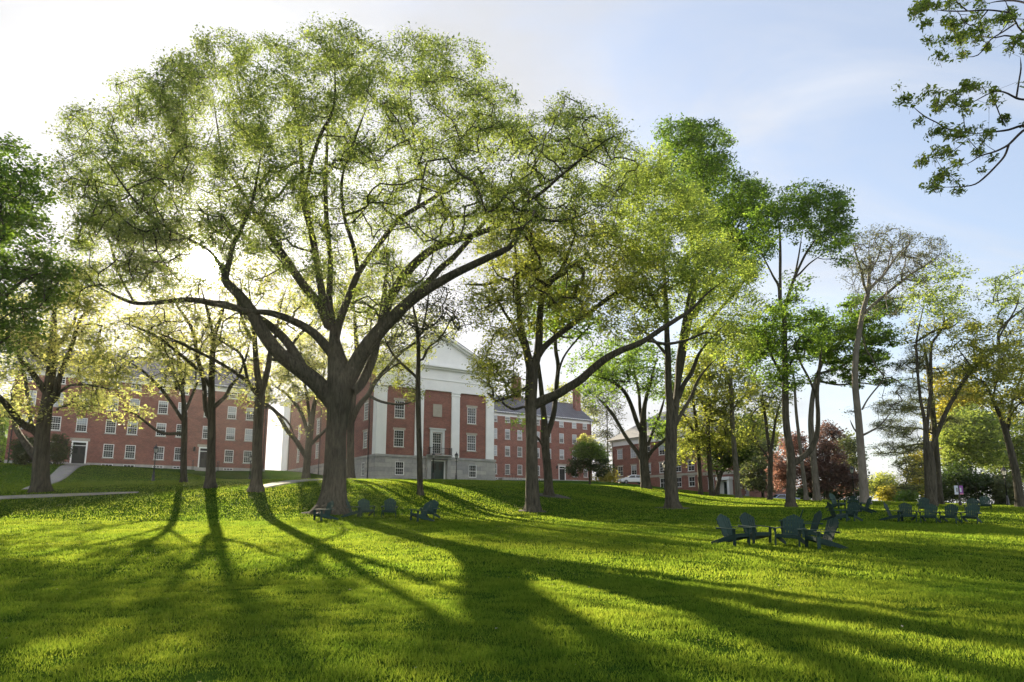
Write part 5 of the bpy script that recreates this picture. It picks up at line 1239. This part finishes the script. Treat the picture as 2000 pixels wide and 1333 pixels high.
# right hall with its low annex
def right_hall():
    o = at(1197, 948, 136); ang = math.atan2(-math.cos(HEAD), math.sin(HEAD)) # along the facade, towards us
    z0 = 5.0; L = 21.7; D = 13.0
    root = tag(empty('brick_hall', (o[0], o[1], z0), ang), 'three storey brick hall with pale pyramid roof and stone band, behind the white car', 'building')
    Z = lambda z: z - z0
    xs = [2.25, 6.03, 9.8, 13.42, 17.2, 20.2]
    holes = [(x - .75, x + .75, z - .9, z + .9) for x in xs for z in (Z(13.2), Z(9.95))] + [(x - .7, x + .7, Z(6.4), Z(8.1)) for x in (13.42, 17.2, 20.2)]
    wl = MB(); wall_grid(wl, 0, L, -1.5, Z(14.85), holes, lambda s, d, z: (s, d, z), .2)
    e = Z(14.85)
    wl.poly([(0, 0, -1.5), (0, 0, e), (0, D, e), (0, D, -1.5)]); wl.poly([(L, 0, -1.5), (L, D, -1.5), (L, D, e), (L, 0, e)]); wl.poly([(0, D, -1.5), (0, D, e), (L, D, e), (L, D, -1.5)])
    mb_raw(wl, 'wall', M['brick'], root)
    MB().box(-.08, L + .08, -.08, -.003, Z(8.35), Z(8.75)).build('water_table', M['lintel'], root)
    MB().box(-.1, L + .1, -.1, -.003, e + .0, e + .95).box(-.1, -.003, .0, D, e, e + .95).box(-.45, L + .45, -.45, .1, e + .955, e + 1.15).box(-.45, -.003, .11, D + .4, e + .955, e + 1.15).build('cornice', M['white'], root)
    mb = MB(); a = [(-.8, -.8), (L + .8, -.8), (L + .8, D + .8), (-.8, D + .8)]
    zr = e + 1.16; t1, t2 = Vector((7, D / 2, zr + 5.4)), Vector((L - 7, D / 2, zr + 5.4))
    P = [Vector((x, y, zr)) for x, y in a]
    mb.poly([P[0], P[1], t2, t1]); mb.poly([P[1], P[2], t2]); mb.poly([P[2], P[3], t1, t2]); mb.poly([P[3], P[0], t1]); mb.poly(P[::-1])
    rf = mb.build('roof', M['roof2'], root)
    d = MB().box(9.6, 12.2, 1.6, 4.2, zr + .8, zr + 2.7).hull([(9.3, 1.3, zr + 2.71), (12.5, 1.3, zr + 2.71), (12.5, 4.4, zr + 2.71), (9.3, 4.4, zr + 2.71)], [(10.4, 2.4, zr + 3.3), (11.4, 2.4, zr + 3.3), (11.4, 4.4, zr + 3.3), (10.4, 4.4, zr + 3.3)])
    d.build('dormer', M['roof2'], root)
    for x in xs:
        for z in (Z(13.2), Z(9.95)): window(root, x, 0, z, 1.5, 1.8, lintel=.25, cols=2, rows=2, blind=.7)
    for x in (13.42, 17.2, 20.2): window(root, x, 0, Z(7.25), 1.4, 1.7, lintel=.22, cols=2, rows=1, blind=0)
    MB().bar((.3, -.15, -.5), (.3, -.15, e + .9), .08, 8).build('downspout', M['black'], root)
    # annex
    ax = MB(); x0, x1 = L + .02, 30.9
    wall_grid(ax, x0, x1, -1.5, Z(8.5), [(22.7, 24.0, Z(5.9), Z(7.7)), (28.4, 29.6, Z(5.9), Z(7.7)), (25.6, 27.6, -.35, Z(7.3))], lambda s, d, z: (s, d + 1.2, z), .2)
    ax.poly([(x1, 1.2, -1.5), (x1, D, -1.5), (x1, D, Z(8.5)), (x1, 1.2, Z(8.5))]); ax.poly([(x0, 1.2, Z(8.5)), (x1, 1.2, Z(8.5)), (x1, D, Z(8.5)), (x0, D, Z(8.5))])
    mb_raw(ax, 'annex_wall', M['brick2'], root)
    MB().box(x0, x1 + .1, 1.05, 1.197, Z(8.2), Z(8.75)).build('annex_cornice', M['lintel'], root)
    for x in (23.35, 29.0): window(root, x, 1.2, Z(6.8), 1.3, 1.8, lintel=.2, cols=2, rows=2, blind=0)
    qn = MB()
    for k in range(8): qn.box(x1 - .7 + (k % 2) * .25, x1 + .06, 1.13, 1.197, -.6 + k * .5, -.6 + k * .5 + .46)
    qn.build('corner_stones', M['stone'], root)
    p = MB().box(25.35, 25.8, .3, 1.19, -.4, Z(7.25)).box(27.4, 27.85, .3, 1.19, -.4, Z(7.25)).box(25.2, 28.0, .15, 1.19, Z(7.253), Z(7.75))
    p.build('porch', M['white'], root)
    door(root, 26.6, -.35, 1.58, 2.5, 'green_door', y=1.2, light=False)
    return root
right_hall()
# ------------------------------------------------------------------ paths
def strip(name, pts, label, lift=0.045):
    """pts: (x, y, half width); a slab draped over the ground"""
    c = catmull(pts, lambda p, q: int(np.hypot(*(q - p)[:2]) / 0.5) + 1)
    t = np.gradient(c[:, :2], axis=0); t /= np.linalg.norm(t, axis=1, keepdims=True); nrm = np.c_[-t[:, 1], t[:, 0]]
    k = 5; V = []
    for j in range(k):
        q = c[:, :2] + nrm * (c[:, 2:3] * (2 * j / (k - 1) - 1)); z = height(q[:, 0], q[:, 1]) + lift
        V.append(np.c_[q, z])
    V.insert(0, V[0] - [0, 0, .2]); V.append(V[-1] - [0, 0, .2]); k += 2
    V = np.stack(V, 1); m = len(c); i = np.arange(m * k).reshape(m, k)
    F = np.stack([i[:-1, :-1], i[1:, :-1], i[1:, 1:], i[:-1, 1:]], -1).reshape(-1, 4)
    return tag(link(name, np_mesh(name, V.reshape(-1, 3), F), M['path']), label, 'path', kind='structure')
def P2(px, py, Y): p = at(px, py, Y); return p[0], p[1]
def path(name, label, pts, lift=0.045): strip(name, [(*P2(px, py, Y), w) for px, py, Y, w in pts], label, lift)
path('footpath', 'pale footpath crossing the left slope', [(-260, 985, 39, .7), (-60, 975, 40, .7), (60, 968, 41, .65), (130, 964.5, 41.6, .55), (200, 962.8, 42.2, .4), (270, 962, 42.8, .15)])
path('footpath', 'pale footpath climbing behind the pale forked trunk', [(505, 960, 45, .4), (530, 957, 47, .6), (570, 950, 51, .8), (610, 945, 55, .85), (660, 942, 61, .85), (700, 940, 72, .85)])
path('door_walk', 'paved walk leading down from the left hall door', [(152, 906, 84.6, 1.2), (148, 911, 82, 1.0), (135, 918, 77, .9), (112, 928, 66, .75), (88, 941, 56, .6), (60, 958, 45.5, .5)], .05)

SOIL = []
for px, py, Y, rad in ((650, 1001, 38.5, 1.25), (1072, 968, 51.0, 1.4), (1040, 999, 43.5, 0.75), (1314, 993, 46.0, 0.95), (1545, 992, 49.5, 0.8)):
    c = at(px, py, Y); m_ = 40; k_ = 7; V = []
    wob = 1 + .16 * np.sin(np.arange(m_) * 2 * np.pi / m_ * 3 + px) + .10 * np.sin(np.arange(m_) * 2 * np.pi / m_ * 7 + py)
    for j in range(k_):
        rr_ = rad * (j / (k_ - 1)) * wob; a_ = np.arange(m_) * 2 * np.pi / m_
        x_, y_ = c[0] + rr_ * np.cos(a_) * 1.25, c[1] + rr_ * np.sin(a_)
        V.append(np.c_[x_, y_, height(x_, y_) + (0.035 if j < k_ - 1 else -0.03)])
    i_ = np.arange(m_ * k_).reshape(k_, m_); j_ = np.roll(i_, -1, 1)
    F = np.stack([i_[:-1], j_[:-1], j_[1:], i_[1:]], -1).reshape(-1, 4)
    tag(link('bare_soil', np_mesh('bare_soil', np.vstack(V), F), M['soil']), 'bare earth around the foot of a tree', 'soil', kind='structure')
    SOIL.append((c[0], c[1], rad))
# ------------------------------------------------------------------ chairs
def make_chair():
    seat = MB()
    for i in range(6):
        x = -.255 + i * .102
        q = [(-.44, .375), (-.40, .388), (.12, .262), (.12, .240), (-.40, .366), (-.43, .355)]
        seat.prism_x(q, x - .046, x + .046)
    seat.box(-.31, .31, -.425, -.40, .27, .352)
    back = MB()
    tops = [.86, .925, .965, .98, .965, .925, .86]
    for i in range(7):
        u = (i - 3) / 3
        xb, xt = u * .225, u * .285
        def pt(z, x, dy=0.0):
            t = (z - .22) / .76; return (x, .115 + .30 * t + dy - .02 * abs(u) * 1.2, z)
        zt = tops[i]
        wb, wt = .034, .042
        sl = .035 * (1 if u > 0 else -1 if u < 0 else 0)
        for z0, z1, in ((.22, zt),):
            f0 = [(xb - wb, z0), (xb + wb, z0), (xt + wt, z1 - max(0, sl)), (xt - wt, z1 + min(0, sl))]
            front = [pt(z, x, -.011) for x, z in f0]; rear = [pt(z, x, .011) for x, z in f0]
            back.hull(front, rear)
    rail = MB().box(-.30, .30, .30, .325, .66, .73).box(-.27, .27, .165, .19, .33, .40)
    brace = MB().box(-.40, .40, .275, .31, .50, .535)
    arms, fl, rl = [], [], []
    for s in (-1, 1):
        a = MB(); o = [(s * .29, -.50), (s * .44, -.50), (s * .455, -.40), (s * .43, .05), (s * .405, .33), (s * .33, .33), (s * .315, -.2)]
        if s < 0: o = o[::-1]
        a.hull([(x, y, .540) for x, y in o], [(x, y, .562) for x, y in o])
        arms.append(a.mesh('armrest', .004))
        f = MB().box(s * .362 - .014, s * .362 + .014, -.43, -.32, .0, .538)
        q = [(-.40, .538), (-.40, .40), (-.37, .40), (-.37, .538)]
        f.hull([(s * .377, y, z) for y, z in q], [(s * .43 if z > .5 else s * .38, y, z) for y, z in q])
        fl.append(f.mesh('front_leg', .003))
        prof = [(-.445, .36), (-.445, .25), (-.38, .235), (.50, .0), (.60, .0), (.585, .075), (.12, .245), (-.38, .372)]
        rl.append(MB().prism_x(prof, s * .327 - .013, s * .327 + .013).mesh('rear_leg', .003))
    return dict(seat=[seat.mesh('seat', .003)], backrest=[back.mesh('backrest', .003)], back_rail=[rail.mesh('back_rail', .003)], back_brace=[brace.mesh('back_brace', .003)], armrest=arms, front_leg=fl, rear_leg=rl)
CH = make_chair()
for (px, py, Y, ang, label, grp) in CHAIRS:
    g = ground_at(px, py, Y); ang -= math.degrees(math.atan2(g.x, g.y))
    root = tag(empty('garden_chair', (g.x, g.y, g.z + .012), R(ang)), label, 'chair', grp)
    e = 0.4
    sx = (hz(g.x + e, g.y) - hz(g.x - e, g.y)) / (2 * e); sy = (hz(g.x, g.y + e) - hz(g.x, g.y - e)) / (2 * e)
    q = Vector((0, 0, 1)).rotation_difference(Vector((-sx, -sy, 1)).normalized())
    root.scale = (.95, .95, .95)
    root.rotation_euler = (q.to_matrix() @ Matrix.Rotation(R(ang), 3, 'Z')).to_euler()
    for k, ms in CH.items():
        for me in ms: link(k, me, M['chair'], root)

# ------------------------------------------------------------------ lamp posts
def lamp_meshes():
    b = MB().lathe([(.16, -.3), (.16, .12), (.12, .16), (.12, .55), (.09, .62), (.07, .9)], 10)
    p = MB().lathe([(.055, .9), (.045, 2.35), (.075, 2.42), (.04, 2.47), (.04, 2.6)], 10)
    p.bar((-.2, 0, 2.3), (.2, 0, 2.3), .018)
    l = MB().lathe([(.07, 2.6), (.12, 2.66), (.17, 2.70)], 8)
    for i in range(6):
        a = i * math.pi / 3; l.bar((.13 * math.cos(a), .13 * math.sin(a), 2.70), (.21 * math.cos(a), .21 * math.sin(a), 3.08), .012, 4)
    g = MB().lathe([(.12, 2.705), (.195, 3.07)], 6)
    c = MB().lathe([(.27, 3.08), (.26, 3.12), (.12, 3.30), (.05, 3.36), (.03, 3.42), (.045, 3.46), (.008, 3.55)], 8)
    return b.mesh('base', 0, True), p.mesh('pole', 0, True), l.mesh('lantern'), g.mesh('lamp_glass'), c.mesh('lantern_cap')
LMs = lamp_meshes()
for px, py, Y, label in LAMPS:
    g = ground_at(px, py, Y)
    root = tag(empty('lamp_post', g), label, 'lamp post', 'black lamp posts along the paths')
    link('base', LMs[0], M['black'], root); link('pole', LMs[1], M['black'], root)
    l = link('lantern', LMs[2], M['black'], root); link('lamp_glass', LMs[3], M['lamp_glass'], l); link('lantern_cap', LMs[4], M['black'], l)

# banner pole
g = ground_at(*BANNER); root = tag(empty('banner_pole', g), 'dark pole carrying a pair of white and purple banners before the dark hedge', 'banner pole')
MB().lathe([(.12, -.3), (.12, .3), (.06, .4), (.04, 1.85), (.02, 1.95)], 10).build('pole', M['black'], root)
for s, ma in ((-1, 'banner'), (1, 'purple')):
    b = MB().box(*sorted((s * .05, s * .36)), -.012, .012, 1.02, 1.68).build('banner', M[ma], root)
    link('banner_edge', MB().box(*sorted((s * .05, s * .36)), -.013, .013, 0.95, 1.018).mesh('banner_edge'), M['pink' if s > 0 else 'banner'], b)
    link('banner_patch', MB().box(*sorted((s * .09, s * .22)), -.016, .016, 1.15, 1.5).mesh('banner_patch'), M['path' if s < 0 else 'banner'], b)
    arm = MB()
    for z in (.94, 1.69): arm.bar((0, 0, z), (s * .38, 0, z), .015)
    arm.build('banner_arm', M['black'], root)

# ------------------------------------------------------------------ parked cars
def car(px, py, Y, rz, paint, label, sink=0.0):
    g = ground_at(px, py, Y)
    root = tag(empty('parked_car', (g.x, g.y, g.z - sink), rz), label, 'car')
    side = [(-2.15, .32), (-2.2, .62), (-2.05, .82), (-1.2, .95), (-.45, 1.42), (.95, 1.45), (1.75, 1.0), (2.15, .92), (2.2, .45), (2.1, .30)]
    mb = MB()
    def ring(y, k): return [(x, y, z if z < .96 else .96 + (z - .96) * 1.0) for x, z in side]
    # tapered cross section: lower body full width, roof narrower
    sec = []
    for y, s in ((-.86, 0), (-.80, 1), (.80, 1), (.86, 0)): sec.append((y, s))
    low = [p if p[1] < .96 else (p[0], .955) for p in side]
    mb.hull([(x, -.88, z) for x, z in low], [(x, .88, z) for x, z in low])
    top = [(-1.2, .95), (-.45, 1.42), (.95, 1.45), (1.75, .99)]
    mb.hull([(-1.2, -.82, .954), (1.75, -.82, .954), (1.75, .82, .954), (-1.2, .82, .954)], [(-.45, -.62, 1.44), (.95, -.62, 1.44), (.95, .62, 1.44), (-.45, .62, 1.44)])
    mb.build('body', M[paint], root, bevel=.05)
    gl = MB()
    for s in (-1, 1):
        f = lambda x, z: (x, s * (.825 - (z - .954) / .486 * .2 + .004), z)
        gl.poly([f(-.98, 1.0), f(.25, 1.0), f(.25, 1.38), f(-.42, 1.38)]); gl.poly([f(.32, 1.0), f(1.5, 1.0), f(.95, 1.38), f(.32, 1.38)])
    gl.poly([(-1.12, -.7, 1.01), (-1.12, .7, 1.01), (-.52, .56, 1.40), (-.52, -.56, 1.40)]); gl.poly([(1.64, -.7, 1.04), (1.64, .7, 1.04), (1.03, .56, 1.40), (1.03, -.56, 1.40)])
    mb_raw(gl, 'car_windows', M['glass'], root)
    for x in (-1.35, 1.35):
        for s in (-1, 1):
            w = MB().bar((x, s * .70, .32), (x, s * .90, .32), .32, 18).build('wheel', M['rubber'], root)
            link('rim', MB().bar((x, s * .89, .32), (x, s * .915, .32), .19, 14).mesh('rim'), M['roof2'], w)
    for s in (-1, 1):
        link('headlight', MB().box(-2.225, -2.06, s * .62 - .17, s * .62 + .17, .60, .76).mesh('headlight', .02), M['banner'], root)
        link('tail_light', MB().box(2.1, 2.215, s * .66 - .14, s * .66 + .14, .62, .84).mesh('tail_light', .02), M['pink'], root)
    return root
car(1236, 950, 112.0, R(8), 'car_white', 'white parked car beside the vase shaped tree and the right hall')
car(1526, 976, 92.0, R(4), 'car_blue', 'pale blue parked car left of the crooked trunk at the lawn edge', .5)

# ------------------------------------------------------------------ grass blades over the nearer lawn
def blades(n, y0, y1, hgt, wid, pw):
    y = (y0 ** pw + (y1 ** pw - y0 ** pw) * rng.random(n)) ** (1 / pw)
    x = (rng.random(n) * 2 - 1) * (0.80 * y + 5.5)
    keep = np.ones(n, bool)
    for sx_, sy_, sr_ in SOIL: keep &= np.hypot((x - sx_) / 1.25, y - sy_) > sr_ * (.55 + .5 * rng.random(n))
    x, y = x[keep], y[keep]; n = len(x)
    cl = np.sin(x * 1.9 + 2 * np.sin(y * .8)) * np.sin(y * 2.3 + 1.5 * np.sin(x * .7)) + .8 * np.sin(x * 5.1 - y * 3.7) * np.sin(y * 6.1 + x * 2.9)
    h = hgt * (1 + 0.40 * cl + 0.30 * rng.normal(size=n)).clip(.35, 2.2); h *= 1 + 1.0 * (rng.random(n) < .015)
    z = height(x, y) - .006
    th = rng.random(n) * 2 * np.pi; ln = rng.random(n) * .75 + .1; ph = rng.random(n) * 2 * np.pi
    w = wid * (.7 + .6 * rng.random(n))
    B = np.c_[x, y, z]; s = np.c_[np.cos(th), np.sin(th), np.zeros(n)] * w[:, None] / 2
    tip = B + np.c_[np.cos(ph) * ln * h, np.sin(ph) * ln * h, h]
    return np.stack([B - s, B + s, tip], 1).reshape(-1, 3)
V = np.vstack([blades(620000, 4.2, 14, .045, .011, 1.6), blades(430000, 14, 34, .055, .025, 1.5), blades(440000, 34, 85, .055, .045, 1.5)])
gr = link('grass', np_mesh('grass', V, np.arange(len(V), dtype=np.int32).reshape(-1, 3)), LM['grass'])
tag(gr, 'short blades of mown grass over the lawn', 'grass', kind='stuff')

n = 420; y = (5.5 ** 1.3 + (60 ** 1.3 - 5.5 ** 1.3) * rng.random(n)) ** (1 / 1.3); x = (rng.random(n) * 2 - 1) * .8 * y
C = np.c_[x, y, height(x, y) + .03 + .015 * rng.random(n)]
tag(link('leaf_litter', np_mesh('leaf_litter', leaf_quads(C, .034, .7, up=1.5), np.arange(n * 4, dtype=np.int32).reshape(-1, 4)), LM['litter']), 'scattered pale petals and bits of leaf on the lawn', 'leaf litter', kind='stuff')

# ------------------------------------------------------------------ thin haze volume added for a bloom around the sun
def haze(density):
    m, nt, out = new_mat('bloom_haze')
    v = nt.nodes.new('ShaderNodeVolumePrincipled')
    v.inputs['Color'].default_value = (1.0, 0.97, 0.92, 1); v.inputs['Density'].default_value = density; v.inputs['Anisotropy'].default_value = 0.72
    nt.links.new(v.outputs[0], out.inputs['Volume'])
    o = MB().box(-430, 430, -430, 430, -3.2, 44).build('haze', m)
    tag(o, 'thin warm haze added to make a glow around the sun', 'haze', kind='stuff')
haze(0.0001)
